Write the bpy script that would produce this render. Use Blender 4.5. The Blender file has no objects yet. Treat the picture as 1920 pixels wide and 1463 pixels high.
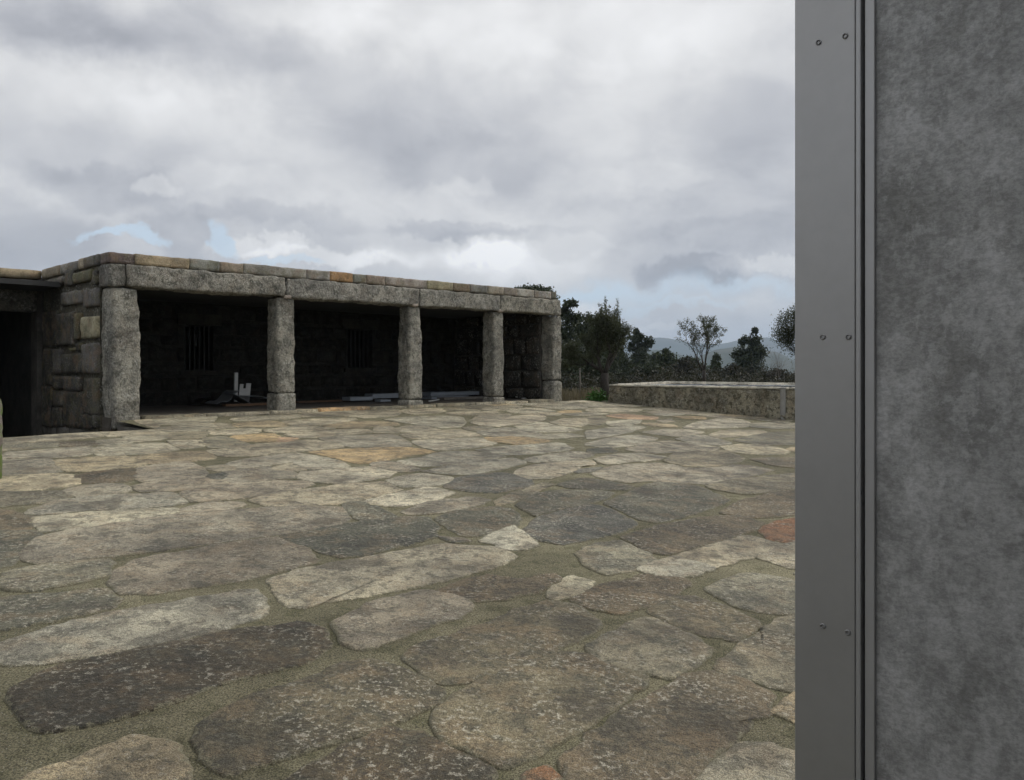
import bpy, bmesh, math, random
import numpy as np
from mathutils import Vector, noise

random.seed(7)
SC = bpy.context.scene
COL = SC.collection

# ------------------------------------------------------------------ camera
EYE, F, CX, HZ = 0.8, 1500.0, 960.0, 692.0      # eye height above the portico floor; photo pixels
cam_d = bpy.data.cameras.new("camera")
cam = bpy.data.objects.new("camera", cam_d)
COL.objects.link(cam)
cam.location = (0, 0, EYE)
cam.rotation_euler = (math.radians(90), 0, 0)
cam_d.sensor_width = 36.0
cam_d.lens = 36.0 * F / 1920.0
cam_d.shift_y = -(731.5 - HZ) / 1920.0
cam_d.clip_start = 0.05
cam_d.clip_end = 40000
SC.camera = cam

# ------------------------------------------------------------------ exposure
SC.view_settings.view_transform = 'Standard'
SC.view_settings.look = 'None'
SC.view_settings.gamma = 1.0
SC.view_settings.exposure = 0.0
SC.view_settings.use_curve_mapping = False
SC.cycles.use_denoising = True
SC.cycles.use_adaptive_sampling = True
SC.cycles.adaptive_threshold = 0.03
SC.cycles.max_bounces = 5
SC.cycles.diffuse_bounces = 3
SC.cycles.volume_bounces = 1
SC.cycles.transparent_max_bounces = 6

# ------------------------------------------------------------------ node helpers
class NT:
    def __init__(self, tree):
        self.t = tree; self.n = tree.nodes; self.l = tree.links
    def new(self, typ, **kw):
        n = self.n.new(typ)
        for k, v in kw.items():
            setattr(n, k, v)
        return n
    def put(self, sock, v):
        if isinstance(v, bpy.types.NodeSocket):
            self.l.new(v, sock)
        elif v is not None:
            if isinstance(v, (tuple, list)) and len(v) == 3 and sock.type == 'RGBA':
                v = (*v, 1)
            sock.default_value = v
    def m(self, op, a, b=None, c=None, clamp=False):
        n = self.new('ShaderNodeMath', operation=op, use_clamp=clamp)
        self.put(n.inputs[0], a)
        if b is not None: self.put(n.inputs[1], b)
        if c is not None: self.put(n.inputs[2], c)
        return n.outputs[0]
    def v(self, op, a, b=None, s=None):
        n = self.new('ShaderNodeVectorMath', operation=op)
        self.put(n.inputs[0], a)
        if b is not None: self.put(n.inputs[1], b)
        if s is not None: self.put(n.inputs['Scale'], s)
        return n.outputs[0]
    def noise(self, vec, scale, detail=4, rough=.5, dist=0.0):
        n = self.new('ShaderNodeTexNoise')
        self.put(n.inputs['Vector'], vec)
        n.inputs['Scale'].default_value = scale
        n.inputs['Detail'].default_value = detail
        n.inputs['Roughness'].default_value = rough
        n.inputs['Distortion'].default_value = dist
        return n.outputs[0]
    def voro(self, vec, scale, feature='F1', rnd=1.0):
        n = self.new('ShaderNodeTexVoronoi', feature=feature)
        self.put(n.inputs['Vector'], vec)
        n.inputs['Scale'].default_value = scale
        n.inputs['Randomness'].default_value = rnd
        return n
    def ramp(self, f, a, b, lo=0.0, hi=1.0):
        n = self.new('ShaderNodeMapRange', interpolation_type='SMOOTHSTEP')
        self.put(n.inputs['Value'], f)
        n.inputs['From Min'].default_value = a
        n.inputs['From Max'].default_value = b
        n.inputs['To Min'].default_value = lo
        n.inputs['To Max'].default_value = hi
        return n.outputs[0]
    def mix(self, f, a, b, typ='MIX'):
        n = self.new('ShaderNodeMix', data_type='RGBA', blend_type=typ)
        self.put(n.inputs[0], f); self.put(n.inputs[6], a); self.put(n.inputs[7], b)
        return n.outputs[2]

# ------------------------------------------------------------------ sky (world)
SUN_AZ, SUN_EL = math.radians(66), math.radians(40)       # azimuth clockwise from +Y
def build_world():
    w = bpy.data.worlds.new("World")
    SC.world = w
    w.use_nodes = True
    w.cycles.sampling_method = 'MANUAL'
    w.cycles.sample_map_resolution = 512
    w.node_tree.nodes.clear()
    N = NT(w.node_tree)
    out = N.new('ShaderNodeOutputWorld')
    bg = N.new('ShaderNodeBackground')
    bg.inputs['Strength'].default_value = 0.1
    sky = N.new('ShaderNodeTexSky', sky_type='NISHITA', sun_disc=False)
    sky.sun_elevation = SUN_EL
    sky.sun_rotation = SUN_AZ
    tc = N.new('ShaderNodeTexCoord')
    d = tc.outputs['Generated']
    sx = N.new('ShaderNodeSeparateXYZ'); N.put(sx.inputs[0], d)
    x, y, z = sx.outputs
    zc = N.m('MAXIMUM', z, 0.0)
    # cloud deck seen in perspective
    den = N.m('ADD', zc, 0.7)
    cmb = N.new('ShaderNodeCombineXYZ')
    N.put(cmb.inputs[0], N.m('DIVIDE', x, den)); N.put(cmb.inputs[1], N.m('DIVIDE', y, den)); N.put(cmb.inputs[2], N.m('MULTIPLY', z, 1.2))
    p = cmb.outputs[0]
    n1 = N.noise(N.v('ADD', p, (3.1, 1.7, 0.4)), 2.6, 5, .56, .4)
    n2 = N.noise(N.v('ADD', p, (9.3, 5.2, 2.0)), 8.0, 5, .58, .3)
    # world azimuth and elevation, ruffled so that cloud banks get billowed outlines
    az0 = N.m('ARCTAN2', x, y)
    el0 = N.m('ARCSINE', z)
    wa = N.noise(d, 9.0, 5, .6); wb = N.noise(N.v('ADD', d, (4, 7, 2)), 11.0, 5, .6)
    az = N.m('ADD', az0, N.m('MULTIPLY', N.m('SUBTRACT', wa, .5), .16))
    el = N.m('ADD', el0, N.m('MULTIPLY', N.m('SUBTRACT', wb, .5), .10))
    def blob(px, py, rx, ry, amp, acc, sharp=False):
        a = math.atan((px - CX) / F); e = math.atan((HZ - py) / F * math.cos(a))
        sa, se = rx / F, ry / F
        da = N.m('DIVIDE', N.m('SUBTRACT', az, a), sa); de = N.m('DIVIDE', N.m('SUBTRACT', el, e), se)
        q = N.m('ADD', N.m('MULTIPLY', da, da), N.m('MULTIPLY', de, de))
        g = N.ramp(q, 1.5, .35) if sharp else N.m('EXPONENT', N.m('MULTIPLY', q, -1.0))
        return N.m('MULTIPLY_ADD', g, amp, acc)
    L = N.m('MULTIPLY_ADD', N.ramp(n1, .34, .62), 0.16, .63)
    L = N.m('MULTIPLY_ADD', N.m('SUBTRACT', N.ramp(n2, .36, .64), .5), 0.09, L)
    for b in BLOBS:
        L = blob(*b[:4], b[4], L, len(b) > 5)
    L = N.m('MINIMUM', N.m('MAXIMUM', L, .27), 1.1)
    tint = N.mix(N.ramp(L, .32, .85), (.935, .96, 1.055, 1), (1.0, 1.0, 1.005, 1))
    cloud = N.v('SCALE', tint, s=N.m('MULTIPLY', L, 10.0))
    gap = 0.0
    for b in GAPS:
        gap = blob(*b[:4], b[4], gap, len(b) > 5)
    gap = N.m('MULTIPLY', gap, N.ramp(wb, .28, .44))
    gap = N.m('MINIMUM', gap, 1.0)
    clear = N.mix(.8, sky.outputs[0], (7.2, 8.6, 10.0, 1))      # thin bright cirrus veils the blue
    col = N.mix(gap, cloud, clear)
    N.put(bg.inputs['Color'], col)
    N.l.new(bg.outputs[0], out.inputs['Surface'])
# cloud banks: photo position -> world azimuth / elevation, size, brightness change
BLOBS = [
 (820, 225, 260, 105, -.19), (900, 300, 190, 60, -.08, 1), (1080, 350, 190, 52, -.08, 1), (1200, 410, 170, 40, -.09, 1), (700, 300, 120, 60, -.08),
 (330, 70, 270, 55, -.16), (60, 50, 200, 55, -.16), (520, 135, 110, 60, -.10), (215, 345, 110, 40, -.12, 1), (130, 330, 100, 30, -.06),
 (345, 432, 70, 44, -.17, 1), (70, 450, 120, 60, -.15, 1), (1430, 260, 170, 170, -.19), (1300, 512, 85, 24, -.18, 1), (1330, 528, 40, 14, -.06, 1),
 (1380, 445, 150, 36, -.09, 1), (880, 430, 120, 16, -.13, 1), (1000, 440, 150, 14, -.07, 1), (560, 420, 160, 22, -.08, 1), (1100, 470, 90, 18, -.06, 1),
 (925, 478, 62, 17, .62), (1000, 40, 260, 90, .14), (640, 20, 130, 70, .15), (150, 160, 210, 45, .16), (480, 250, 160, 60, .09),
 (470, 468, 90, 16, .20, 1), (600, 490, 150, 18, .20, 1), (310, 345, 36, 16, .16, 1), (1270, 70, 130, 80, .10), (1430, 500, 110, 14, .15, 1), (760, 490, 110, 20, .20),
 (1085, 596, 40, 22, .18, 1), (1330, 570, 90, 14, .10), (1230, 618, 60, 8, .12, 1), (620, 385, 220, 34, .10), (1000, 505, 120, 20, .15), (880, 350, 50, 14, .08, 1),
 (1240, 330, 110, 20, .07, 1), (430, 330, 80, 30, .07, 1),
]
GAPS = [
 (225, 440, 60, 11, .9, 1), (410, 455, 24, 26, .85, 1), (520, 498, 70, 8, .7, 1), (1190, 552, 150, 18, .75), (1400, 533, 130, 12, .6),
 (1090, 560, 60, 22, .7), (1260, 575, 90, 10, .5, 1),
]
build_world()

sun_d = bpy.data.lights.new("sun", 'SUN')
sun_d.energy = 1.5
sun_d.angle = math.radians(22)
sun_d.color = (1.0, .94, .85)
sun = bpy.data.objects.new("sun", sun_d)
COL.objects.link(sun)
sdir = Vector((math.sin(SUN_AZ) * math.cos(SUN_EL), math.cos(SUN_AZ) * math.cos(SUN_EL), math.sin(SUN_EL)))
sun.rotation_euler = sdir.to_track_quat('Z', 'Y').to_euler()
sun.location = (20, 20, 30)

# ------------------------------------------------------------------ layout of the place
ANG = math.atan2(.714, .70)                      # the portico runs along u; v points into it
U = Vector((math.cos(ANG), math.sin(ANG))); V = Vector((-math.sin(ANG), math.cos(ANG)))
O = Vector((-6.37, 13.19))                       # front of the first column
def W(s, v, z=0.0):
    p = O + U * s + V * v
    return Vector((p.x, p.y, z))
def loc_sv(x, y):
    q = Vector((x, y)) - O
    return q.dot(U), q.dot(V)
def zg(d):                                       # the courtyard falls from the portico towards the camera
    d = max(d, 0.0)
    return -.04 - .04 * d - .0012 * d * d
def ray(px, py):
    return Vector(((px - CX) / F, 1.0, (HZ - py) / F))
def at(px, py, Y):
    r = ray(px, py)
    return Vector((r.x * Y, Y, EYE + r.z * Y))
def ground_hit(px, py):
    r = ray(px, py)
    lo, hi = .5, 60.0
    for _ in range(50):
        mid = (lo + hi) / 2
        s, v = loc_sv(r.x * mid, mid)
        if EYE + r.z * mid > zg(-v): lo = mid
        else: hi = mid
    return loc_sv(r.x * lo, lo)
def hit_v(px, py, v):
    r = ray(px, py)
    a = -O.dot(V); b = Vector((r.x, 1)).dot(V)
    Y = (v - a) / b
    s, _ = loc_sv(r.x * Y, Y)
    return s, EYE + r.z * Y
def hit_s(px, py, s):
    r = ray(px, py)
    a = -O.dot(U); b = Vector((r.x, 1)).dot(U)
    Y = (s - a) / b
    _, v = loc_sv(r.x * Y, Y)
    return v, EYE + r.z * Y

# ------------------------------------------------------------------ object helpers
def mesh_obj(name, verts, faces, mat, parent=None, loc=None, smooth=False, color=None):
    me = bpy.data.meshes.new(name)
    me.from_pydata([tuple(v) for v in verts], [], faces)
    me.update()
    if mat: me.materials.append(mat)
    if smooth:
        me.polygons.foreach_set('use_smooth', [True] * len(me.polygons))
    o = bpy.data.objects.new(name, me)
    COL.objects.link(o)
    if parent: o.parent = parent
    if loc is not None: o.location = loc
    if color: o.color = (*color, 1)
    return o
def empty(name, loc=(0, 0, 0), rz=0.0):
    o = bpy.data.objects.new(name, None)
    COL.objects.link(o)
    o.location = loc; o.rotation_euler = (0, 0, rz)
    o.empty_display_size = .2
    return o
def tag(o, label=None, cat=None, group=None, kind=None):
    if label: o['label'] = label
    if cat: o['category'] = cat
    if group: o['group'] = group
    if kind: o['kind'] = kind
    return o
def box_vf(x0, x1, y0, y1, z0, z1):
    v = [(x, y, z) for z in (z0, z1) for y in (y0, y1) for x in (x0, x1)]
    f = [(0, 2, 3, 1), (4, 5, 7, 6), (0, 1, 5, 4), (2, 6, 7, 3), (0, 4, 6, 2), (1, 3, 7, 5)]
    return v, f
class MB:
    def __init__(self): self.v = []; self.f = []
    def add(self, v, f):
        k = len(self.v); self.v += list(v); self.f += [tuple(i + k for i in q) for q in f]; return self
    def box(self, *a): return self.add(*box_vf(*a))
    def tube(self, pts, rad, n=6):
        rings = []
        for i, p in enumerate(pts):
            p = Vector(p)
            t = (Vector(pts[min(i + 1, len(pts) - 1)]) - Vector(pts[max(i - 1, 0)])).normalized()
            a = t.orthogonal().normalized(); b = t.cross(a)
            rings.append([p + (a * math.cos(k * 2 * math.pi / n) + b * math.sin(k * 2 * math.pi / n)) * rad[i] for k in range(n)])
        # keep rings untwisted
        base = len(self.v)
        prev = None
        for r in rings:
            if prev is not None:
                best = min(range(n), key=lambda k: sum((r[(j + k) % n] - prev[j]).length for j in range(n)))
                r = [r[(j + best) % n] for j in range(n)]
            self.v += [tuple(q) for q in r]; prev = r
        for i in range(len(rings) - 1):
            for k in range(n):
                a = base + i * n + k; b = base + i * n + (k + 1) % n
                self.f.append((a, b, b + n, a + n))
        self.f.append(tuple(base + k for k in reversed(range(n))))
        self.f.append(tuple(base + (len(rings) - 1) * n + k for k in range(n)))
        return self
    def obj(self, name, mat, parent=None, **kw): return mesh_obj(name, self.v, self.f, mat, parent, **kw)

def rough_block(x0, x1, y0, y1, z0, z1, res=.05, r=.02, amp=.012, freq=5.0, seed=0.0, shape=None, fine=.0):
    """rounded, chipped block: a box grid with worn edges and a lumpy face"""
    c = Vector(((x0 + x1) / 2, (y0 + y1) / 2, (z0 + z1) / 2))
    h = Vector(((x1 - x0) / 2, (y1 - y0) / 2, (z1 - z0) / 2))
    r = min(r, min(h) * .8)
    n = [max(2, int(round(2 * k / res))) for k in h]
    V_, F_, idx = [], [], {}
    def vert(i, j, k):
        key = (i, j, k)
        if key in idx: return idx[key]
        p = Vector((-h.x + 2 * h.x * i / n[0], -h.y + 2 * h.y * j / n[1], -h.z + 2 * h.z * k / n[2]))
        q = Vector([max(-h[a] + r, min(h[a] - r, p[a])) for a in range(3)])
        dd = p - q
        if dd.length > 1e-9:
            dn = dd.normalized(); p2 = q + dn * r
        else:
            dn = Vector((0, 0, 1)); p2 = p
        sp = (p + c) * freq + Vector((seed * 13.7, seed * 7.1, seed * 3.3))
        a = noise.fractal(sp, 1.0, 2.0, 4) * amp
        if fine: a += noise.noise(sp * 6.0) * fine
        p2 = p2 + dn * a
        if shape: p2 = shape(p2, h)
        idx[key] = len(V_); V_.append(tuple(p2 + c)); return idx[key]
    for i in range(n[0]):
        for j in range(n[1]):
            F_.append((vert(i, j, 0), vert(i, j + 1, 0), vert(i + 1, j + 1, 0), vert(i + 1, j, 0)))
            F_.append((vert(i, j, n[2]), vert(i + 1, j, n[2]), vert(i + 1, j + 1, n[2]), vert(i, j + 1, n[2])))
    for i in range(n[0]):
        for k in range(n[2]):
            F_.append((vert(i, 0, k), vert(i + 1, 0, k), vert(i + 1, 0, k + 1), vert(i, 0, k + 1)))
            F_.append((vert(i, n[1], k), vert(i, n[1], k + 1), vert(i + 1, n[1], k + 1), vert(i + 1, n[1], k)))
    for j in range(n[1]):
        for k in range(n[2]):
            F_.append((vert(0, j, k), vert(0, j, k + 1), vert(0, j + 1, k + 1), vert(0, j + 1, k)))
            F_.append((vert(n[0], j, k), vert(n[0], j + 1, k), vert(n[0], j + 1, k + 1), vert(n[0], j, k + 1)))
    return V_, F_

# ------------------------------------------------------------------ materials
def mat_base(name):
    m = bpy.data.materials.new(name)
    m.use_nodes = True
    m.node_tree.nodes.clear()
    N = NT(m.node_tree)
    out = N.new('ShaderNodeOutputMaterial')
    b = N.new('ShaderNodeBsdfPrincipled')
    N.l.new(b.outputs[0], out.inputs['Surface'])
    return m, N, b, out
def bump(N, b, h, dist, strength=1.0, prev=None):
    n = N.new('ShaderNodeBump')
    n.inputs['Strength'].default_value = strength
    n.inputs['Distance'].default_value = dist
    N.put(n.inputs['Height'], h)
    if prev is not None: N.put(n.inputs['Normal'], prev)
    return n.outputs[0]
def granite(name, speck=.55, fleck=.5, lichen=.5, stain=.3, bump_mm=4.0, rough=.85, stretch=(1, 1, 1), fleck_scale=42, lichen_col=(.055, .058, .046), spec=.35, pale=(.50, .49, .45), dirt=False, stain_col=(.26, .165, .095)):
    m, N, b, _ = mat_base(name)
    tc = N.new('ShaderNodeTexCoord'); oi = N.new('ShaderNodeObjectInfo')
    off = N.v('SCALE', (13.1, 7.7, 3.9), s=N.m('MULTIPLY', oi.outputs['Random'], 9.0))
    p = N.v('ADD', tc.outputs['Object'], off)
    ps = N.v('MULTIPLY', p, stretch)
    base = oi.outputs['Color']
    big = N.noise(p, 2.3, 3, .6)
    mid = N.noise(ps, 9.0, 4, .64, .4)
    col = N.mix(1.0, base, N.mix(N.ramp(big, .30, .70), (.60, .60, .60, 1), (1.38, 1.36, 1.32, 1)), 'MULTIPLY')
    # warm iron-stained and grey drifts
    warm = N.noise(N.v('ADD', p, (5, 2, 8)), 4.2, 3, .62)
    col = N.mix(N.m('MULTIPLY', N.ramp(warm, .48, .64), stain), col, stain_col)
    # lichen
    li = N.m('MULTIPLY', N.ramp(mid, .49, .60), lichen)
    col = N.mix(li, col, lichen_col)
    # quartz / feldspar flecks
    fl = N.noise(N.v('ADD', ps, (1, 9, 3)), fleck_scale, 3, .74, .15)
    patch = N.m('MULTIPLY_ADD', N.ramp(N.noise(N.v('ADD', p, (4, 1, 6)), 3.4, 2, .6), .40, .62), .85, .22)
    col = N.mix(N.m('MULTIPLY', N.m('MULTIPLY', N.ramp(fl, .53, .63), patch), fleck), col, pale)
    col = N.mix(N.m('MULTIPLY', N.ramp(fl, .46, .36), fleck * .8), col, (.05, .047, .043, 1))
    if dirt:
        g = N.new('ShaderNodeNewGeometry')
        wd = N.noise(g.outputs['Position'], .55, 3, .62)
        col = N.mix(1.0, col, N.mix(N.ramp(wd, .36, .62), (.72, .71, .69, 1), (1.20, 1.18, 1.12, 1)), 'MULTIPLY')
        # hairline cracks and damp dark patches
        ck = N.noise(N.v('ADD', p, (2, 4, 1)), 2.6, 4, .55, .3)
        line = N.ramp(N.m('ABSOLUTE', N.m('SUBTRACT', ck, .5)), .012, .002)
        line = N.m('MULTIPLY', line, N.ramp(big, .54, .60))
        col = N.mix(N.m('MULTIPLY', line, .5), col, (.05, .043, .034, 1))
        wet = N.noise(N.v('ADD', g.outputs['Position'], (7, 3, 0)), 1.7, 4, .66, .3)
        col = N.mix(N.ramp(wet, .55, .66, 0, .62), col, (.075, .065, .048, 1))
        at_ = N.new('ShaderNodeAttribute', attribute_name='rim')
        rim = N.m('MULTIPLY_ADD', N.m('SUBTRACT', N.noise(g.outputs['Position'], 22, 4, .65), .5), 2.2, at_.outputs['Fac'])
        col = N.mix(N.ramp(rim, .45, .75, 0, .85), col, (.175, .162, .105, 1))
    # crystal grain
    gr = N.noise(p, 190, 2, .7)
    col = N.mix(1.0, col, N.mix(N.ramp(gr, .38, .62), (1 - speck,) * 3, (1 + speck,) * 3), 'MULTIPLY')
    N.put(b.inputs['Base Color'], col)
    b.inputs['Roughness'].default_value = rough
    b.inputs['Specular IOR Level'].default_value = spec
    h = N.m('ADD', N.m('MULTIPLY', N.noise(p, 28, 3, .68), 1.0), N.m('MULTIPLY', fl, .5))
    h = N.m('ADD', h, N.m('MULTIPLY', gr, .18))
    N.put(b.inputs['Normal'], bump(N, b, h, bump_mm / 1000.0 * 2.2, 1.0))
    return m
M_pave = granite('paving_granite', speck=.45, fleck=.62, lichen=.5, stain=.30, bump_mm=9, rough=.74, spec=.42, fleck_scale=36, stretch=(1, 1, 1), dirt=True, stain_col=(.30, .215, .125), pale=(.50, .475, .40))
M_wall = granite('rough_granite', speck=.5, fleck=.55, lichen=.6, stain=.12, bump_mm=14, fleck_scale=22)
M_dress = granite('weathered_cap_stone', speck=.35, fleck=.35, lichen=.40, stain=.35, bump_mm=6, lichen_col=(.12, .115, .05))
M_tank = granite('hewn_tank_granite', speck=.5, fleck=.5, lichen=.75, stain=.2, bump_mm=20, fleck_scale=28, lichen_col=(.06, .053, .028))
M_rim = granite('pale_worn_rim', speck=.4, fleck=.35, lichen=.22, stain=.1, bump_mm=8)
M_dark = granite('shade_toned_stone', speck=.4, fleck=.04, lichen=.3, stain=.03, bump_mm=6)  # interior shade is painted in through the dark object tints

def mat_mortar():
    m, N, b, _ = mat_base('sandy_mortar')
    g = N.new('ShaderNodeNewGeometry')
    p = g.outputs['Position']
    a = N.noise(p, 1.3, 5, .6); c = N.noise(p, 7, 5, .6); gr = N.noise(p, 130, 4, .75)
    col = N.mix(N.ramp(a, .35, .65), (.235, .217, .148, 1), (.165, .154, .104, 1))
    col = N.mix(N.m('MULTIPLY', N.ramp(c, .48, .62), .5), col, (.085, .086, .045, 1))
    col = N.mix(1.0, col, N.mix(N.ramp(gr, .38, .62), (.4,) * 3, (1.65, 1.65, 1.6)), 'MULTIPLY')
    wd = N.noise(p, .55, 5, .62)
    col = N.mix(1.0, col, N.mix(N.ramp(wd, .36, .62), (.72, .71, .68, 1), (1.14, 1.13, 1.08, 1)), 'MULTIPLY')
    vo = N.voro(p, 90)
    sp = N.m('MULTIPLY', N.m('LESS_THAN', vo.outputs['Distance'], .2), N.ramp(N.noise(p, 60, 2), .5, .6))
    col = N.mix(N.m('MULTIPLY', sp, .8), col, (.42, .41, .36, 1))
    N.put(b.inputs['Base Color'], col)
    b.inputs['Roughness'].default_value = .9
    b.inputs['Specular IOR Level'].default_value = .3
    h = N.m('ADD', gr, N.m('MULTIPLY', N.noise(p, 30, 4, .6), 1.2))
    N.put(b.inputs['Normal'], bump(N, b, h, .009))
    return m
M_mortar = mat_mortar()

def mat_concrete():
    m, N, b, _ = mat_base('blotched_concrete')
    tc = N.new('ShaderNodeTexCoord'); p = tc.outputs['Object']
    q = N.v('MULTIPLY', p, (1, 1, .7))
    a = N.noise(q, 9.0, 7, .62, .2); c = N.noise(N.v('ADD', q, (3, 1, 2)), 42, 7, .68, .2); f = N.noise(N.v('MULTIPLY', p, (1, 1, 1.6)), 120, 5, .7)
    t = N.m('ADD', N.m('MULTIPLY', a, .5), N.m('MULTIPLY', c, .5))
    col = N.mix(N.ramp(t, .42, .58), (.31, .312, .306, 1), (.46, .462, .46, 1))
    mo = N.m('MULTIPLY', N.ramp(N.noise(N.v('ADD', q, (8, 2, 5)), 13, 7, .7, .1), .50, .60), N.ramp(c, .44, .58))
    dr = N.noise(N.v('MULTIPLY', N.v('ADD', p, (2, 9, 4)), (1, 1, .5)), 4.5, 6, .66)
    col = N.mix(1.0, col, N.mix(N.ramp(dr, .38, .62), (.82, .82, .81, 1), (1.12, 1.12, 1.12, 1)), 'MULTIPLY')
    col = N.mix(N.m('MULTIPLY', mo, .55), col, (.16, .16, .145, 1))
    ef = N.m('MULTIPLY', N.ramp(N.noise(N.v('ADD', q, (1, 6, 9)), 34, 8, .72, .2), .53, .62), .6)
    col = N.mix(ef, col, (.47, .472, .47, 1))
    col = N.mix(1.0, col, N.mix(N.ramp(f, .38, .62), (.84,) * 3, (1.14,) * 3), 'MULTIPLY')
    vo = N.voro(p, 26)
    hole = N.m('LESS_THAN', vo.outputs['Distance'], N.m('MULTIPLY', N.ramp(N.noise(p, 12, 2), .56, .66), .065))
    col = N.mix(hole, col, (.012, .012, .012, 1))
    N.put(b.inputs['Base Color'], col)
    b.inputs['Roughness'].default_value = .8
    b.inputs['Specular IOR Level'].default_value = .3
    h = N.m('SUBTRACT', N.m('ADD', N.m('MULTIPLY', f, .2), N.m('MULTIPLY', c, .4)), N.m('MULTIPLY', hole, 2.0))
    N.put(b.inputs['Normal'], bump(N, b, h, .0022))
    return m
M_conc = mat_concrete()

def mat_plain(name, col, rough=.6, metal=0.0, var=.15, scale=14, spec=.5, bmp=.0015, stretch=(1, 1, 1)):
    m, N, b, _ = mat_base(name)
    tc = N.new('ShaderNodeTexCoord'); p = N.v('MULTIPLY', tc.outputs['Object'], stretch)
    n = N.noise(p, scale, 6, .6)
    n2 = N.noise(p, scale * 9, 3, .6)
    t = N.m('ADD', N.m('MULTIPLY', n, .7), N.m('MULTIPLY', n2, .3))
    c = N.mix(N.ramp(t, .3, .7), tuple(k * (1 - var) for k in col), tuple(k * (1 + var) for k in col))
    N.put(b.inputs['Base Color'], c)
    b.inputs['Metallic'].default_value = metal
    N.put(b.inputs['Roughness'], N.m('ADD', N.m('MULTIPLY', n, .15), rough - .07))
    b.inputs['Specular IOR Level'].default_value = spec
    if bmp: N.put(b.inputs['Normal'], bump(N, b, n2, bmp))
    return m
M_alu = mat_plain('anodised_aluminium', (.42, .419, .416), .42, .5, .05, 5, bmp=.0002)
M_alu2 = mat_plain('aluminium_edge', (.46, .46, .46), .45, .4, .05, 5, bmp=.0002)
M_black = mat_plain('black_rubber_seal', (.012, .012, .013), .7, 0, .2)
M_screw = mat_plain('dull_steel_screw', (.36, .36, .36), .45, .6, .15)
M_iron = mat_plain('dark_iron', (.03, .028, .026), .6, .3, .3)
M_cslab = mat_plain('dark_concrete_slab', (.05, .05, .049), .85, 0, .25, 3)
M_board = mat_plain('pale_blue_grey_board', (.27, .30, .335), .5, 0, .10, 3)
M_sheet = mat_plain('grey_sheet_metal', (.30, .32, .34), .4, .3, .15, 4)
M_white = mat_plain('white_board', (.62, .62, .60), .6, 0, .08, 6)
M_wood = mat_plain('old_brown_plank', (.16, .095, .055), .8, 0, .35, 10, stretch=(.2, 1, 1))
M_wood2 = mat_plain('grey_weathered_wood', (.17, .155, .135), .85, 0, .3, 8)
M_bark = mat_plain('dark_bark', (.045, .038, .032), .9, 0, .4, 12, bmp=.02)
M_bark2 = mat_plain('grey_bark', (.13, .115, .10), .9, 0, .3, 10)

def mat_leaf(name, a, b_, trans=.25):
    m, N, b, out = mat_base(name)
    g = N.new('ShaderNodeNewGeometry')
    r = N.noise(g.outputs['Position'], 3.0, 3, .6)
    rnd = g.outputs['Random Per Island']
    t = N.m('ADD', N.m('MULTIPLY', r, .5), N.m('MULTIPLY', rnd, .5))
    c = N.mix(N.ramp(t, .25, .75), a, b_)
    N.put(b.inputs['Base Color'], c)
    b.inputs['Roughness'].default_value = .55
    b.inputs['Specular IOR Level'].default_value = .3
    tr = N.new('ShaderNodeBsdfTranslucent'); N.put(tr.inputs['Color'], N.mix(.5, c, (.10, .13, .03, 1)))
    mx = N.new('ShaderNodeMixShader'); mx.inputs[0].default_value = trans
    N.l.new(b.outputs[0], mx.inputs[1]); N.l.new(tr.outputs[0], mx.inputs[2]); N.l.new(mx.outputs[0], out.inputs['Surface'])
    return m
M_olive = mat_leaf('olive_leaf', (.035, .042, .022, 1), (.10, .11, .07, 1))
M_euc = mat_leaf('eucalyptus_leaf', (.022, .032, .018, 1), (.055, .070, .042, 1), .15)
M_pine = mat_leaf('pine_needles', (.022, .034, .016, 1), (.060, .075, .030, 1), .1)
M_brush = mat_leaf('brown_green_undergrowth', (.020, .021, .013, 1), (.050, .045, .029, 1), .1)
M_shrub = mat_leaf('bright_green_leaf', (.03, .09, .02, 1), (.07, .17, .04, 1), .25)
M_dry = mat_leaf('dry_grass', (.16, .13, .085, 1), (.27, .225, .15, 1), .2)

def mat_terrain():
    m, N, b, _ = mat_base('rough_meadow')
    g = N.new('ShaderNodeNewGeometry'); p = g.outputs['Position']
    a = N.noise(p, .05, 6, .6); c = N.noise(p, 1.7, 6, .65)
    col = N.mix(N.ramp(a, .4, .6), (.055, .062, .030, 1), (.10, .085, .05, 1))
    col = N.mix(1.0, col, N.mix(c, (.55,) * 3, (1.4,) * 3), 'MULTIPLY')
    N.put(b.inputs['Base Color'], col); b.inputs['Roughness'].default_value = .95
    N.put(b.inputs['Normal'], bump(N, b, c, .05))
    return m
M_terr = mat_terrain()
def mat_hill():
    m, N, b, _ = mat_base('wooded_hillside')
    g = N.new('ShaderNodeNewGeometry'); p = g.outputs['Position']
    a = N.noise(p, .004, 7, .65); c = N.noise(p, .03, 5, .65)
    col = N.mix(N.ramp(a, .42, .6), (.030, .045, .024, 1), (.060, .066, .042, 1))
    col = N.mix(1.0, col, N.mix(c, (.5,) * 3, (1.5,) * 3), 'MULTIPLY')
    N.put(b.inputs['Base Color'], col); b.inputs['Roughness'].default_value = .95
    return m
M_hill = mat_hill()
def mat_water():
    m, N, b, _ = mat_base('still_dark_water')
    g = N.new('ShaderNodeNewGeometry'); p = g.outputs['Position']
    b.inputs['Base Color'].default_value = (.012, .016, .014, 1)
    b.inputs['Roughness'].default_value = .03
    b.inputs['IOR'].default_value = 1.33
    N.put(b.inputs['Normal'], bump(N, b, N.noise(p, 5, 3, .5), .004))
    return m
M_water = mat_water()
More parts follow.
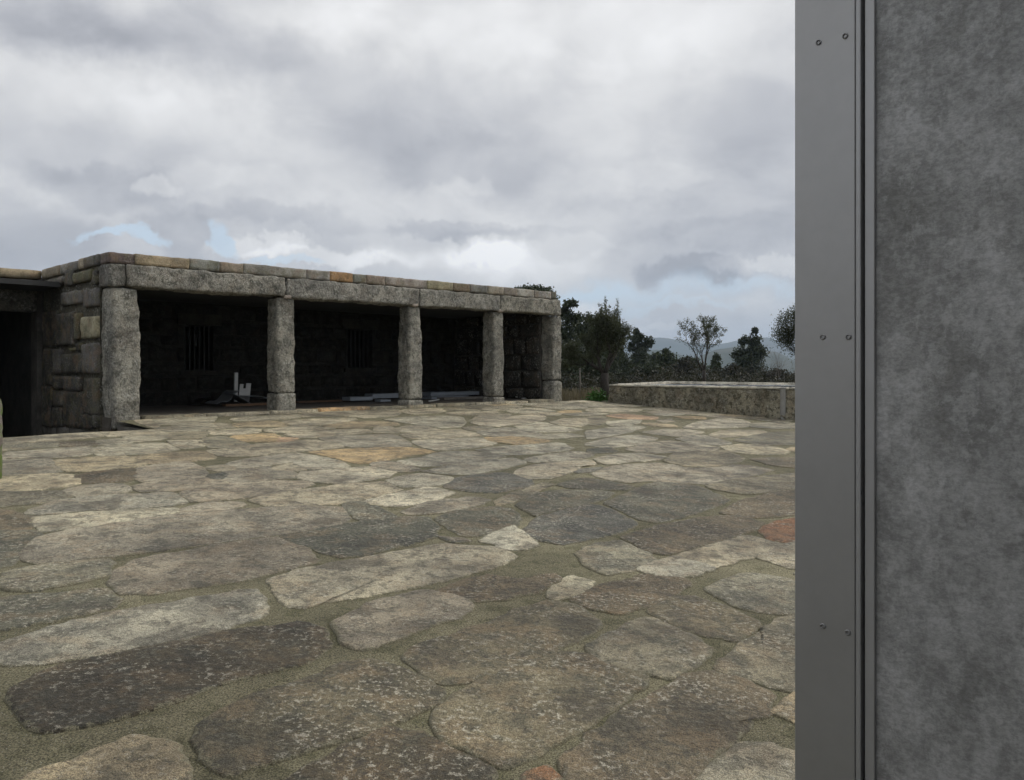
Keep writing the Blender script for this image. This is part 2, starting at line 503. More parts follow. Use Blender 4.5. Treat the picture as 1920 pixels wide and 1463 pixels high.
def mat_moss():
    m, N, b, _ = mat_base('mossy_stone')
    tc = N.new('ShaderNodeTexCoord'); p = tc.outputs['Object']
    g = N.new('ShaderNodeNewGeometry')
    n = N.noise(p, 7, 6, .65); f = N.noise(p, 60, 4, .7)
    col = N.mix(N.ramp(n, .42, .6), (.20, .17, .15, 1), (.11, .16, .03, 1))
    col = N.mix(1.0, col, N.mix(f, (.5,) * 3, (1.5,) * 3), 'MULTIPLY')
    N.put(b.inputs['Base Color'], col); b.inputs['Roughness'].default_value = .9
    N.put(b.inputs['Normal'], bump(N, b, f, .012))
    return m
M_moss = mat_moss()

# ------------------------------------------------------------------ terrain
TANK_S, TANK_D0, TANK_D1 = 11.8, .9, 8.6
def garden_z(s, v):
    d = -v
    base = zg(d) - .06
    far = max(0.0, v - 2.0, (s - 19) * .9)
    z = base - .115 * far
    z = max(z, -13.0)
    z += noise.noise(Vector((s * .15, v * .15, 0))) * .25 * min(1, far / 6)
    return z
def terrain_z(s, v):
    if s < 11.05:
        if v > 9: return max(-.6 - .10 * (v - 9), -13)
        return -3.6
    return garden_z(s, v)
def build_terrain():
    def axis(neg, pos):
        a = [neg]
        x = neg
        return a
    ss = sorted(set([-6000, -3000, -1500, -800, -400, -200, -100, -60, -40, -30, -20, -10, 0, 5, 11.0, 11.1] + [11.1 + .5 * k for k in range(1, 60)] +
                    [42, 46, 52, 60, 70, 85, 100, 130, 170, 230, 320, 450, 700, 1200, 2200, 4000, 7000]))
    vs = sorted(set([-5000, -2000, -800, -300, -100, -60, -40, -30] + [-20 + .8 * k for k in range(0, 75)] +
                    [42, 46, 52, 60, 70, 85, 100, 130, 170, 230, 320, 450, 700, 1200, 2200, 4000, 7000]))
    vv = [W(s, v, terrain_z(s, v)) for v in vs for s in ss]
    n = len(ss)
    ff = [(j * n + i, j * n + i + 1, (j + 1) * n + i + 1, (j + 1) * n + i) for j in range(len(vs) - 1) for i in range(n - 1)]
    tag(mesh_obj('terrain', vv, ff, M_terr, smooth=True), kind='structure')
build_terrain()
def wz(x, y):
    return terrain_z(*loc_sv(x, y))

def hill(name, dist, depth, prof, seed, zbase=-14):
    """a ridge with its own depth; prof maps photo column -> crest row"""
    cols = [-2200 + 30 * k for k in range(0, 105)] + [950 + 8 * k for k in range(0, 81)] + [1620 + 40 * k for k in range(0, 70)]
    def crest(px):
        for (a, ya), (b, yb) in zip(prof, prof[1:]):
            if a <= px <= b:
                t = (px - a) / (b - a); t = t * t * (3 - 2 * t)
                return ya + (yb - ya) * t
        return prof[-1][1] if px > prof[-1][0] else prof[0][1]
    rows = [(-.55, 0.0), (-.4, .18), (-.25, .45), (-.12, .78), (0, 1.0), (.2, .8), (.5, .3), (.8, 0.0)]
    v = []
    for t, h in rows:
        for c in cols:
            a = math.atan((c - CX) / F)
            Y = dist * math.cos(a) ** .3
            base = at(c, crest(c), Y)
            ht = base.z - zbase
            k = 1 + t * depth / dist
            n = noise.fractal(Vector((c * .006 + seed, t * 3, seed)), 1.0, 2.0, 4) * .06 * (1 if h < 1 else .5)
            v.append((base.x * k, base.y * k, zbase + ht * max(0, h + (n if h > 0 else 0))))
    n = len(cols)
    f = [(j * n + i, j * n + i + 1, (j + 1) * n + i + 1, (j + 1) * n + i) for j in range(len(rows) - 1) for i in range(n - 1)]
    tag(mesh_obj(name, v, f, M_hill, smooth=True), kind='structure')
hill('far_hill', 4200, 1200, [(-2200, 650), (400, 646), (1000, 646), (1140, 640), (1185, 631), (1240, 634), (1300, 643), (1345, 645), (1395, 637), (1435, 632), (1470, 640), (1500, 650), (1570, 662), (1700, 652), (1900, 640), (2300, 655), (4400, 660)], 1.0)
hill('near_hill', 1700, 600, [(-2200, 680), (900, 676), (1140, 672), (1190, 661), (1240, 656), (1300, 670), (1350, 655), (1405, 648), (1450, 660), (1500, 678), (1600, 688), (1800, 668), (2200, 684), (4400, 680)], 5.0)

# ------------------------------------------------------------------ courtyard paving
VOID_S, VOID_D = -.13, 1.5
def build_paving():
    ds = [0.0, .1] + [.25 * k for k in range(1, 90)]
    ss = [-18 + .25 * k for k in range(0, 71)] + [VOID_S] + [0 + .25 * k for k in range(0, 47)] + [11.85]
    ss = sorted(set(ss)); ds = sorted(set(ds + [VOID_D]))
    idx = {}
    v, f = [], []
    def vert(i, j):
        if (i, j) not in idx:
            s, d = ss[i], ds[j]
            z = zg(d) - .009 + noise.noise(Vector((s * 3, d * 3, 0))) * .004
            idx[(i, j)] = len(v); v.append(W(s, -d, z))
        return idx[(i, j)]
    for i in range(len(ss) - 1):
        for j in range(len(ds) - 1):
            if ss[i + 1] <= VOID_S + 1e-6 and ds[j + 1] <= VOID_D + 1e-6: continue
            f.append((vert(i, j), vert(i, j + 1), vert(i + 1, j + 1), vert(i + 1, j)))
    f = [tuple(reversed(q)) if (Vector(v[q[1]]) - Vector(v[q[0]])).cross(Vector(v[q[2]]) - Vector(v[q[0]])).z < 0 else q for q in f]
    o = mesh_obj('courtyard_paving', v, f, M_mortar, smooth=True)
    return tag(o, kind='structure')
paving = build_paving()
def build_sunken():
    m = MB()
    def quad(a, b, c, d): m.add([a, b, c, d], [(0, 1, 2, 3)])
    zf = -2.4
    m.add(*[(lambda b: ([tuple(W(x, y, z)) for x, y, z in b[0]], b[1]))(box_vf(VOID_S, VOID_S + .25, -VOID_D - .25, 0.0, zf, zg(1.5) - .03))][0])
    m.add(*[(lambda b: ([tuple(W(x, y, z)) for x, y, z in b[0]], b[1]))(box_vf(-18, VOID_S, -VOID_D - .25, -VOID_D, zf, zg(1.5) - .03))][0])
    m.add(*[(lambda b: ([tuple(W(x, y, z)) for x, y, z in b[0]], b[1]))(box_vf(-18, VOID_S + .25, -VOID_D - .25, 8, zf - .2, zf))][0])
    o = m.obj('sunken_yard', M_dark, color=(.13, .125, .11))
    tag(o, kind='structure')
build_sunken()

FR = {'Z1': (0, 740, 3.84), 'Z2': (450, 740, 3.49), 'Z3': (950, 740, 3.49), 'Z4': (0, 1050, 3.49), 'Z5': (450, 1050, 3.49), 'Z6': (950, 1050, 3.49),
      'Y1': (0, 760, 4.8), 'Y2': (350, 750, 4.8), 'Y3': (700, 740, 4.8), 'Y4': (1100, 740, 4.8), 'P': (0, 0, 1.0)}
SCOL = {'g': (.41, .378, .285), 'w': (.44, .41, .32), 'p': (.325, .29, .222), 'd': (.122, .120, .090), 'k': (.150, .147, .124), 'b': (.150, .125, .083),
        'B': (.088, .074, .048), 't': (.42, .355, .235), 'o': (.48, .36, .20), 'O': (.49, .345, .225), 'c': (.51, .46, .33), 'r': (.21, .105, .052),
        'm': (.255, .235, .170), 'e': (.152, .132, .086), 'G': (.33, .308, .242)}
TR = '''
P t|30,1475 90,1440 145,1430 185,1408 223,1389 258,1386 298,1392 321,1411 338,1434 347,1463 340,1500 200,1530 60,1520
P B|30,1290 110,1250 280,1215 440,1182 560,1167 605,1180 608,1215 560,1245 430,1270 330,1310 210,1345 110,1370 45,1345
Z4 G|-60,560 0,540 380,430 700,350 1000,300 1350,235 1640,190 1715,250 1715,350 1650,400 1300,480 1180,520 700,600 360,650 150,665 -60,680
Z4 d|-60,255 0,250 300,225 660,190 740,250 720,300 500,350 100,440 -60,460
Z1 m|60,1280 280,1230 560,1180 760,1190 800,1220 740,1300 560,1340 250,1400 100,1400 30,1330
P p|215,1090 225,1065 260,1048 340,1035 420,1020 500,1008 530,1007 575,1030 590,1050 560,1060 450,1085 350,1102 270,1112 225,1108
P p|65,1010 150,990 250,975 330,965 450,955 560,948 635,950 650,970 640,985 560,998 450,1010 330,1028 200,1045 90,1055 45,1050
Z1 d|-40,980 150,975 270,985 290,1020 250,1090 170,1160 90,1220 -40,1240
Z1 g|250,885 600,850 1000,825 1270,815 1280,850 1130,905 880,950 540,985 330,990 270,950
Z1 p|1150,900 1300,830 1480,780 1700,770 1760,800 1700,840 1500,870 1250,905
Z1 G|200,850 430,760 700,735 1000,715 1220,705 1310,745 1320,775 1230,800 900,820 600,840 250,870
P p|340,925 372,916 450,905 505,901 570,902 588,908 550,918 470,932 400,940 360,940
Z1 p|970,660 1100,630 1450,600 1640,620 1600,650 1300,690 1050,700
Z1 G|450,690 600,655 850,640 920,660 920,700 700,725 600,745 520,720
Z1 c|-40,590 150,575 400,572 540,580 570,610 540,640 400,670 150,690 -40,690
Z1 m|-40,700 430,695 500,735 350,770 -40,810
Z1 b|-40,830 100,835 200,880 250,890 230,960 100,970 -40,970
Y1 b|720,625 860,595 1200,560 1230,590 1200,640 1160,680 880,700 730,690
Y1 p|1260,560 1480,520 1680,500 1800,560 1850,620 1800,650 1300,690 1220,650
Y1 t|480,490 1100,450 1180,470 1320,520 1240,550 720,600 590,590
Y1 t|1190,465 1500,430 1840,410 1910,450 1900,480 1700,500 1350,530
Y1 G|40,490 440,480 560,590 460,610 20,640 -60,640 -60,490
Y1 g|-60,310 40,300 500,265 960,240 960,262 880,285 520,320 50,345 -60,350
Y1 g|960,238 1360,216 1500,222 1490,245 1240,262 970,285
Y1 m|-60,360 50,355 520,325 540,345 470,375 60,405 -60,410
Y1 b|540,330 860,318 885,345 840,362 560,368
Y1 g|890,315 1090,295 1180,330 1130,345 960,360 880,355
Y1 g|1110,290 1240,270 1500,255 1490,300 1330,320 1200,335
Y1 G|60,420 400,400 780,368 840,400 830,430 760,450 500,470 80,480
Y1 g|870,380 1200,350 1330,340 1500,345 1600,395 1480,420 1100,450 940,455 830,425
Y1 g|1500,320 1800,312 1840,340 1830,370 1650,395
Y1 g|1100,120 1350,118 1440,180 1360,205
Y1 g|1370,125 1920,95 1920,130 1880,160 1600,178 1440,178
Y1 g|1400,200 1640,185 1920,170 1920,205 1880,225 1500,240 1380,225
Y1 m|1510,245 1880,235 1800,300 1500,300
Y2 g|250,105 680,90 680,130 560,150 420,150 340,110
Y2 g|700,92 1130,70 1180,95 1000,120 700,135
Y2 g|420,160 700,145 1000,130 1010,160 830,175 480,190 400,180
Y2 g|1030,125 1300,100 1600,95 1900,80 1920,110 1880,140 1600,165 1480,145 1200,150 1030,160
Y2 t|430,215 560,195 780,190 900,220 880,240 640,245 450,245
Y2 g|860,190 1200,165 1490,160 1530,175 1400,200 1220,225 960,235 900,205
Y2 t|1230,228 1500,190 1700,190 1880,205 1900,225 1700,240 1500,258 1290,250
Y2 g|690,275 900,245 1150,240 1340,255 1180,275 950,300 790,295
Y2 g|880,305 1200,280 1400,265 1600,262 1680,290 1450,310 1150,340 980,335
Y2 o|410,325 560,310 650,305 780,300 830,335 800,375 620,375 500,370
Y2 O|830,345 870,335 1000,345 900,375 815,375
Y2 g|210,275 600,255 660,270 620,295 420,315 230,310
Y2 g|0,215 300,205 430,225 420,245 220,260 0,262
Y2 m|0,370 150,340 330,325 500,380 560,405 380,430 200,430 160,400 0,400
Y2 g|190,455 400,430 620,400 920,375 1130,355 1280,385 1420,420 1300,440 960,465 800,485 480,510 330,510
Y2 w|1180,345 1500,320 1850,310 1930,345 2010,400 1980,422 1800,418 1500,425 1360,400 1290,370
P o|577,847 640,843 700,840 755,838 790,842 817,847 770,853 735,860 700,867 665,869 640,860 610,853
Y2 w|360,575 600,520 960,480 1110,495 960,560 780,580 500,620 400,610
Y2 w|970,565 1110,500 1250,520 1380,560 1440,595 1350,615 1150,630 1060,610
Y2 g|790,610 960,570 1050,620 1000,640 820,635
Y2 G|360,640 760,600 800,640 950,650 960,700 700,740 400,750 350,700
Y2 w|1010,700 1050,645 1400,620 1640,600 1850,650 1800,690 1600,720 1450,755 1150,735
Y2 g|200,600 350,590 430,620 350,640 230,630
Y2 d|210,680 340,650 350,690 300,715 230,705
Y3 g|30,150 350,125 640,120 650,145 560,165 350,180 180,160
Y3 g|660,160 860,150 1110,150 1130,165 1000,180 880,185 700,180
Y3 m|640,125 900,110 960,130 940,148 660,145
Y3 g|960,120 1200,100 1340,105 1300,130 1100,145 980,140
Y3 g|80,225 350,200 640,190 800,200 810,250 780,290 640,300 480,285 330,260
Y3 g|870,235 960,190 1120,175 1240,175 1220,200 1100,215 900,230
Y3 w|870,245 1100,215 1260,190 1480,175 1560,200 1500,240 1300,265 1110,295 1040,290 930,270
Y3 g|1200,145 1400,115 1530,125 1640,150 1500,160 1250,165
Y3 g|1360,95 1640,80 1900,80 1920,120 1700,135 1550,120
Y3 o|1660,150 1780,140 1870,145 1850,165 1720,170
Y3 g|1300,170 1560,160 1740,165 1640,190 1500,195
Y3 g|1280,280 1520,250 1700,290 1880,310 1740,335 1500,340 1350,320
Y3 g|1600,250 1720,215 1920,210 1920,260 1860,290 1700,280
Y3 m|810,300 900,285 1030,290 1100,305 1000,330 880,320
Y3 G|920,340 1110,305 1230,295 1440,330 1520,360 1400,370 1200,380 1060,375
Y3 o|1010,385 1250,380 1400,385 1600,410 1500,430 1300,450 1130,430 1040,410
Y3 g|190,310 300,280 420,275 600,315 420,330 260,340
Y3 g|250,355 420,335 640,320 770,310 880,340 970,370 760,380 400,400 320,390
Y3 w|340,415 700,395 960,385 1110,435 1030,455 860,480 700,500 570,500 430,460
Y3 g|0,280 160,290 230,330 190,345 0,345
Y3 w|200,600 480,560 600,520 840,510 1050,530 1190,555 1000,590 780,615 620,640 440,650 320,630
Y3 w|920,500 1100,470 1400,450 1690,430 1780,480 1760,495 1500,525 1250,545 1100,525
Y3 w|420,690 700,640 1000,595 1250,570 1370,605 1330,630 1100,675 900,720 720,715
Y3 w|1370,575 1600,540 1790,510 1980,535 1920,565 1700,590 1500,610 1400,600
Y3 w|1270,690 1480,630 1760,600 1950,590 2000,640 1840,650 1780,690 1620,750 1400,760 1300,720
Y3 k|1790,675 2060,650 1960,690 1840,705
Y3 p|0,610 130,600 320,640 400,670 350,690 200,690 0,640
Y4 g|0,75 200,85 300,110 100,115 0,110
Y4 g|0,125 300,115 500,130 440,155 200,160 0,150
Y4 O|180,190 330,172 500,190 640,205 600,225 400,225 250,205
Y4 m|0,200 160,190 200,230 100,280 0,270
Y4 g|180,245 400,215 500,230 450,260 350,290 200,280
Y4 t|490,255 620,255 800,275 800,290 680,292 560,275
Y4 w|0,330 200,300 400,280 540,295 420,325 240,370 0,405
Y4 g|640,235 760,215 780,240 700,255
Y4 o|770,195 1060,200 1060,220 900,218
Y4 w|850,295 1020,240 1200,212 1400,225 1470,250 1440,290 1200,300 960,310
Y4 g|1470,265 1680,245 1900,255 1900,300 1700,310 1480,295
Y4 g|1100,360 1250,320 1560,320 1620,340 1480,365 1200,390
Y4 w|500,340 700,310 900,312 1060,340 920,365 800,380 640,360
Y4 w|810,400 930,370 1060,365 1300,435 1180,455 1000,445
Y4 m|1320,410 1640,340 1900,330 1900,440 1780,455 1650,455 1450,440
Y4 w|0,440 240,380 440,360 650,395 560,425 360,465 200,480 0,455
Y4 w|340,490 560,440 720,415 840,425 1060,455 1180,470 1160,500 820,520 600,535
Y4 c|1210,465 1400,445 1600,455 1720,480 1820,505 1740,535 1600,540 1380,525 1280,500
Y4 d|20,490 200,480 260,510 160,525 30,530
Y4 w|90,575 280,535 480,525 720,560 600,590 400,605 200,630 110,610
Y4 m|830,520 1160,480 1240,500 1340,540 1400,575 1340,610 1200,640 1040,655 900,650 700,600
Y4 b|1460,575 1900,560 1900,660 1700,640
Z3 p|560,520 700,465 1000,445 1250,480 1480,450 1750,490 1640,520 1450,560 1300,585 1150,575 950,560 840,580 680,555
Z3 d|340,590 500,545 620,560 820,600 760,625 620,618 430,610
Z3 d|70,720 200,650 350,625 600,625 690,640 660,680 520,715 330,760 200,795
Z3 d|650,710 800,640 960,575 1080,560 1250,600 1450,680 1380,720 1200,780 1010,835 880,820 760,760
Z3 k|110,880 250,790 400,750 560,715 680,750 840,840 760,890 600,930 350,975 200,940
Z3 b|750,930 1000,860 1250,810 1400,790 1560,800 1680,840 1600,890 1400,950 1200,1010 1050,1050 900,1010 850,970
Z3 r|1660,890 1740,840 1850,810 1990,820 1990,960 1850,970 1720,950
Z3 b|1390,770 1560,690 1740,640 1990,620 1990,760 1750,800 1550,800
Z3 m|1300,600 1450,565 1700,530 1990,500 1990,590 1700,640 1540,650 1400,625
Z3 m|480,1030 600,975 740,960 900,1030 960,1090 800,1150 640,1170 520,1110
Z2 g|60,690 200,655 450,620 700,585 930,570 1000,595 1050,625 950,650 800,680 640,715 400,730 170,745
Z2 w|970,560 1100,530 1200,515 1390,545 1400,575 1200,600 1060,600
Z2 w|800,700 1000,650 1250,600 1400,640 1300,680 1050,730 870,720
Z2 p|1060,760 1250,700 1500,670 1640,690 1560,720 1300,775 1120,785
Z2 k|1330,600 1450,540 1700,510 1900,500 1990,540 1900,590 1700,640 1500,630
Z2 d|660,715 800,695 900,740 1030,800 960,820 800,825 720,770
Z2 d|260,920 500,870 800,830 1050,800 1220,800 1275,860 1270,930 1000,990 850,1040 680,1060 560,1030 450,990
Z2 d|1290,810 1440,750 1640,740 1760,750 1830,800 1800,850 1600,910 1450,920 1370,860
Z2 k|1310,930 1450,940 1490,955 1400,965
P w|905,1012 930,998 965,985 985,1003 1005,1020 985,1030 945,1028
P g|508,1085 560,1068 700,1043 820,1020 930,1025 965,1042 940,1058 850,1082 720,1108 640,1124 570,1140 530,1125
P m|925,940 960,925 1015,905 1040,908 1000,925 960,942 935,948
Z5 p|640,420 900,270 1200,205 1300,215 1480,270 1500,310 1400,380 1250,410 1100,480 900,560 800,580 700,520
Z5 b|1320,190 1500,130 1640,105 1800,130 2050,90 2090,130 1950,200 1750,240 1540,265 1400,235
Z5 e|1090,620 1200,540 1500,460 1800,340 1990,270 2200,300 2340,400 2330,450 2100,560 1900,640 1700,720 1500,780 1280,790
P e|375,1385 400,1345 480,1305 560,1280 640,1245 690,1240 740,1252 790,1275 822,1300 810,1325 740,1345 690,1370 600,1390 520,1420 450,1445 415,1440 390,1405
P B|545,1463 600,1435 680,1395 735,1370 780,1375 830,1400 880,1425 905,1445 890,1500 700,1540 560,1520
Z6 c|270,225 410,100 570,150 480,210 350,255
Z6 b|420,240 560,180 700,150 900,90 1150,120 1200,160 1000,250 880,310 720,345 520,290
Z6 m|555,570 640,520 850,390 980,385 1060,440 1200,500 1310,610 1200,690 1040,755 880,720 700,690 580,640
Z6 e|960,320 1110,240 1250,245 1450,320 1620,390 1580,450 1480,520 1350,500 1150,440 1000,370
Z6 m|1310,200 1500,100 1650,90 1990,160 1990,350 1750,345 1560,310 1400,240
Z6 m|1360,690 1500,600 1650,480 1780,380 1990,360 1990,900 1800,820 1600,770 1420,720
P e|822,1340 850,1310 920,1270 1000,1240 1065,1225 1110,1230 1140,1250 1205,1268 1210,1285 1150,1320 1060,1375 980,1420 955,1435 920,1425 880,1400 830,1370
Z6 b|415,1260 560,1170 800,1000 1000,870 1200,750 1330,730 1560,800 1730,900 1690,990 1550,1080 1450,1170 1330,1270 1230,1400 1150,1560 700,1700 430,1600 410,1400
Z6 g|1270,1442 1400,1330 1540,1230 1700,1215 1850,1260 1990,1310 1990,1600 1400,1650 1260,1550
Z6 r|100,1500 150,1400 260,1370 350,1450 300,1560
'''
RES = .04
OCC = {}
def inside(poly, x, y):
    c = False
    n = len(poly)
    for i in range(n):
        x0, y0 = poly[i]; x1, y1 = poly[i - 1]
        if (y0 > y) != (y1 > y) and x < (x1 - x0) * (y - y0) / (y1 - y0) + x0: c = not c
    return c
def cells(poly, grow=0.0):
    xs = [p[0] for p in poly]; ys = [p[1] for p in poly]
    for i in range(int(math.floor((min(xs)) / RES)), int(math.ceil((max(xs)) / RES)) + 1):
        for j in range(int(math.floor((min(ys)) / RES)), int(math.ceil((max(ys)) / RES)) + 1):
            if inside(poly, i * RES, j * RES): yield (i, j)
def chaikin(p, it=2):
    for _ in range(it):
        q = []
        for i in range(len(p)):
            a, b = p[i], p[(i + 1) % len(p)]
            q.append((a[0] * .90 + b[0] * .10, a[1] * .90 + b[1] * .10)); q.append((a[0] * .10 + b[0] * .90, a[1] * .10 + b[1] * .90))
        p = q
    return p
def resample(p, n):
    L = [0.0]
    for i in range(len(p)):
        a, b = p[i], p[(i + 1) % len(p)]
        L.append(L[-1] + math.hypot(b[0] - a[0], b[1] - a[1]))
    out = []
    k = 0
    for i in range(n):
        t = L[-1] * i / n
        while L[k + 1] < t: k += 1
        f = (t - L[k]) / max(1e-9, L[k + 1] - L[k])
        a, b = p[k], p[(k + 1) % len(p)]
        out.append((a[0] + (b[0] - a[0]) * f, a[1] + (b[1] - a[1]) * f))
    return out
n_stone = [0]
def paving_stone(poly, col, near=False):
    """poly in (s, d)"""
    k = n_stone[0]; n_stone[0] += 1
    cx = sum(p[0] for p in poly) / len(poly); cy = sum(p[1] for p in poly) / len(poly)
    # pull any boundary point out of a neighbour already laid
    fixed = []
    for x, y in poly:
        for t in (1, .94, .88, .82, .76, .7, .64, .58, .5):
            X, Y = cx + (x - cx) * t, cy + (y - cy) * t
            if (round(X / RES), round(Y / RES)) not in OCC: break
        fixed.append((X, Y))
    n = 56 if near else 28
    p = resample(chaikin(fixed, 1), n)
    for c in cells(p): OCC[c] = k
    size = math.sqrt(max(1e-4, (max(q[0] for q in p) - min(q[0] for q in p)) * (max(q[1] for q in p) - min(q[1] for q in p))))
    j = min(.030, size * .05)
    g = .046 if near else .058                         # worn arrises spread a little over the joint
    q_ = []
    for x, y in p:
        r = math.hypot(x - cx, y - cy); t = 1 + g / max(r, .08)
        x, y = cx + (x - cx) * t, cy + (y - cy) * t
        q_.append((x + noise.fractal(Vector((x * 8, y * 8, k)), 1, 2, 3) * j, y + noise.fractal(Vector((x * 8, y * 8, k + 50)), 1, 2, 3) * j))
    p = [(a, max(.04, b) if not (a < VOID_S + .01 and b < VOID_D + .01) else max(VOID_D + .01, b)) if not (a < VOID_S + .01 and b < VOID_D - .2) else (VOID_S + .01, max(.04, b)) for a, b in q_]
    h = random.uniform(.001, .006)
    tx, ty = random.uniform(-.005, .005), random.uniform(-.005, .005)
    rings = [(0, 'o', -.035), (.004, 'o', h - .008), (.016, 'o', h - .002), (.05, 'o', h)] + [(f, 'f', h) for f in ((.93, .82, .7, .56, .42, .28, .14) if near else (.8, .5, .25))]
    base = W(cx, -cy, zg(cy))
    v, f = [], []
    for off, kind, z in rings:
        for x, y in p:
            dx, dy = x - cx, y - cy
            r = math.hypot(dx, dy)
            t = max(.15, 1 - off / r) if kind == 'o' else off * max(.2, 1 - .05 / r)
            X, Y = cx + dx * t, cy + dy * t
            zz = zg(Y) + z
            if z > 0: zz += noise.fractal(Vector((X * 3.2, Y * 3.2, k * 1.7)), 1, 2, 3) * .004 + noise.fractal(Vector((X * 14, Y * 14, k * 1.7)), 1, 2, 2) * .003 + tx * dx + ty * dy
            if z > 0: zz = max(zz, zg(Y) - .003)
            w = W(X, -Y, zz)
            v.append(w - base)
    w = W(cx, -cy, zg(cy) + h)
    v.append(w - base)
    R = len(rings)
    for a in range(R - 1):
        for i in range(n):
            b0 = a * n + i; b1 = a * n + (i + 1) % n
            f.append((b0, b1, b1 + n, b0 + n))
    for i in range(n):
        f.append(((R - 1) * n + i, (R - 1) * n + (i + 1) % n, R * n))
    # faces wind upwards
    a_ = sum(p[i][0] * p[(i + 1) % n][1] - p[(i + 1) % n][0] * p[i][1] for i in range(n))
    if a_ > 0: f = [tuple(reversed(q)) for q in f]
    lum = random.uniform(.88, 1.12); wm = random.uniform(-.03, .03)
    c = (col[0] * lum * (1 + wm), col[1] * lum, col[2] * lum * (1 - wm))
    o = mesh_obj('paving_stone', v, f, M_pave, paving, loc=base, smooth=True, color=c)
    at_ = o.data.attributes.new('rim', 'FLOAT', 'POINT')
    rv = [1.0, .8, .5, .12] + [0.0] * (R - 4)
    at_.data.foreach_set('value', [rv[i // n] for i in range(R * n)] + [0.0])
    return o
def lay():
    for line in TR.strip().splitlines():
        head, pts = line.split('|')
        fr, c = head.split()
        x0, y0, sc = FR[fr]
        poly = []
        ymax = 0
        for q in pts.split():
            a, b = q.split(',')
            X, Y = x0 + float(a) / sc, y0 + float(b) / sc
            ymax = max(ymax, Y)
            s, v = ground_hit(X, Y)
            s = min(s, 11.72); d = max(-v, .06)
            if d < VOID_D + .03 and s < VOID_S + .03:          # keep off the edge of the sunken yard
                if s < VOID_S - .35 or d > VOID_D - .3: d = VOID_D + .03
                else: s = VOID_S + .03
            poly.append((s, d))
        if len(set((round(a, 2), round(b, 2)) for a, b in poly)) < 3: continue
        paving_stone(poly, SCOL[c], ymax > 930)
lay()
def fill():
    """lay further courses where no stone lies yet, also beyond the picture"""
    rnd = random.Random(3)
    keys = ['g', 'g', 'g', 'w', 'w', 'p', 'm', 'G', 't']
    left = 292 - n_stone[0]
    for (L, H, smin, smax, dmax) in ((.85, .48, -13, 11.6, 15.5), (.5, .34, -8, 11.6, 13), (.32, .24, -4, 11.6, 9)):
        d = .12
        while d < dmax and left > 0:
            hh = H * rnd.uniform(.8, 1.2)
            s = smin + rnd.uniform(0, L)
            while s < smax and left > 0:
                ll = L * rnd.uniform(.65, 1.35)
                x0, x1, y0, y1 = s + .025, min(s + ll - .025, 11.68), d + .025, d + hh - .025
                s += ll
                if x1 - x0 < .15: continue
                if x0 < VOID_S + .05 and y0 < VOID_D + .04: continue
                X = W((x0 + x1) / 2, -(y0 + y1) / 2)
                a = X.x / max(X.y, .1)
                if X.y < 2.2 or abs(a) > .80: continue
                js = [rnd.uniform(-.05, .05) for _ in range(8)]
                poly = [(x0 + js[0] * .6, y0 + js[1] * .4), ((x0 + x1) / 2, y0 + js[6] * .4), (x1 + js[2] * .6, y0 + js[3] * .4), (x1, (y0 + y1) / 2), (x1 - js[0], y1 + js[4] * .4), ((x0 + x1) / 2, y1 + js[5] * .4), (x0 - js[2], y1 + js[7] * .4), (x0, (y0 + y1) / 2)]
                cl = list(cells(poly))
                if not cl or sum(c in OCC for c in cl) > .06 * len(cl): continue
                paving_stone(poly, SCOL[rnd.choice(keys)], X.y < 7)
                left -= 1
            d += hh
fill()

# ------------------------------------------------------------------ portico
M_floor = mat_plain('shade_toned_floor', (.085, .075, .06), .95, 0, .35, 5, bmp=.01)  # floor colour darkened to imitate the shade under the roof
port = empty('stone_portico', W(0, 0, 0), ANG)
tag(port, 'long low granite portico with five rough columns under heavy stone lintels', 'building')
GR = (.285, .278, .245)
def s_of(px, v=0.0):
    return hit_v(px, 500, v)[0]
DEPTH = 3.9
def part(name, vf, mat, parent=port, color=None, smooth=True):
    return mesh_obj(name, vf[0], vf[1], mat, parent, smooth=smooth, color=color)
# columns: centre s, width, depth, foot height, seed, shape
def col_shape(bulge, taper, lean=0.0):
    def f(p, h):
        t = (p.z + h.z) / (2 * h.z)
        k = 1 + bulge * math.sin(t * math.pi) - taper * t
        return Vector((p.x * k + lean * (t - .5), p.y * k, p.z))
    return f
for i, (s, w, dp, foot, bl, tp, ln, ftw) in enumerate([
        (0.015, .43, .46, 0.0, .05, -.0, -.03, 0), (2.95, .385, .40, .33, .02, .04, .0, .41), (6.10, .36, .40, .12, .13, .16, -.02, .42),
        (8.66, .35, .40, .12, .04, .05, -.01, .40), (10.82, .36, .42, .50, .04, .04, .01, .42)]):
    top = 2.14 + .005 * s
    c = (GR[0] * (1.0 - .04 * i), GR[1] * (1.0 - .04 * i), GR[2] * (.98 - .04 * i))
    col = part('column', rough_block(s - w / 2, s + w / 2, .02, .02 + dp, foot + (.008 if foot else -.2), top, .035, .045, .024, 4.5, 3.1 + i, col_shape(bl, tp, ln), .006), M_wall, color=c)
    if foot:
        k = ftw
        part('base_block', rough_block(s - k / 2, s + k / 2, 0.0, k, -.15, foot, .04, .035 if foot < .4 else .10, .012, 5, 8.0 + i, None, .005), M_wall, col, color=tuple(q * 1.12 for q in c))
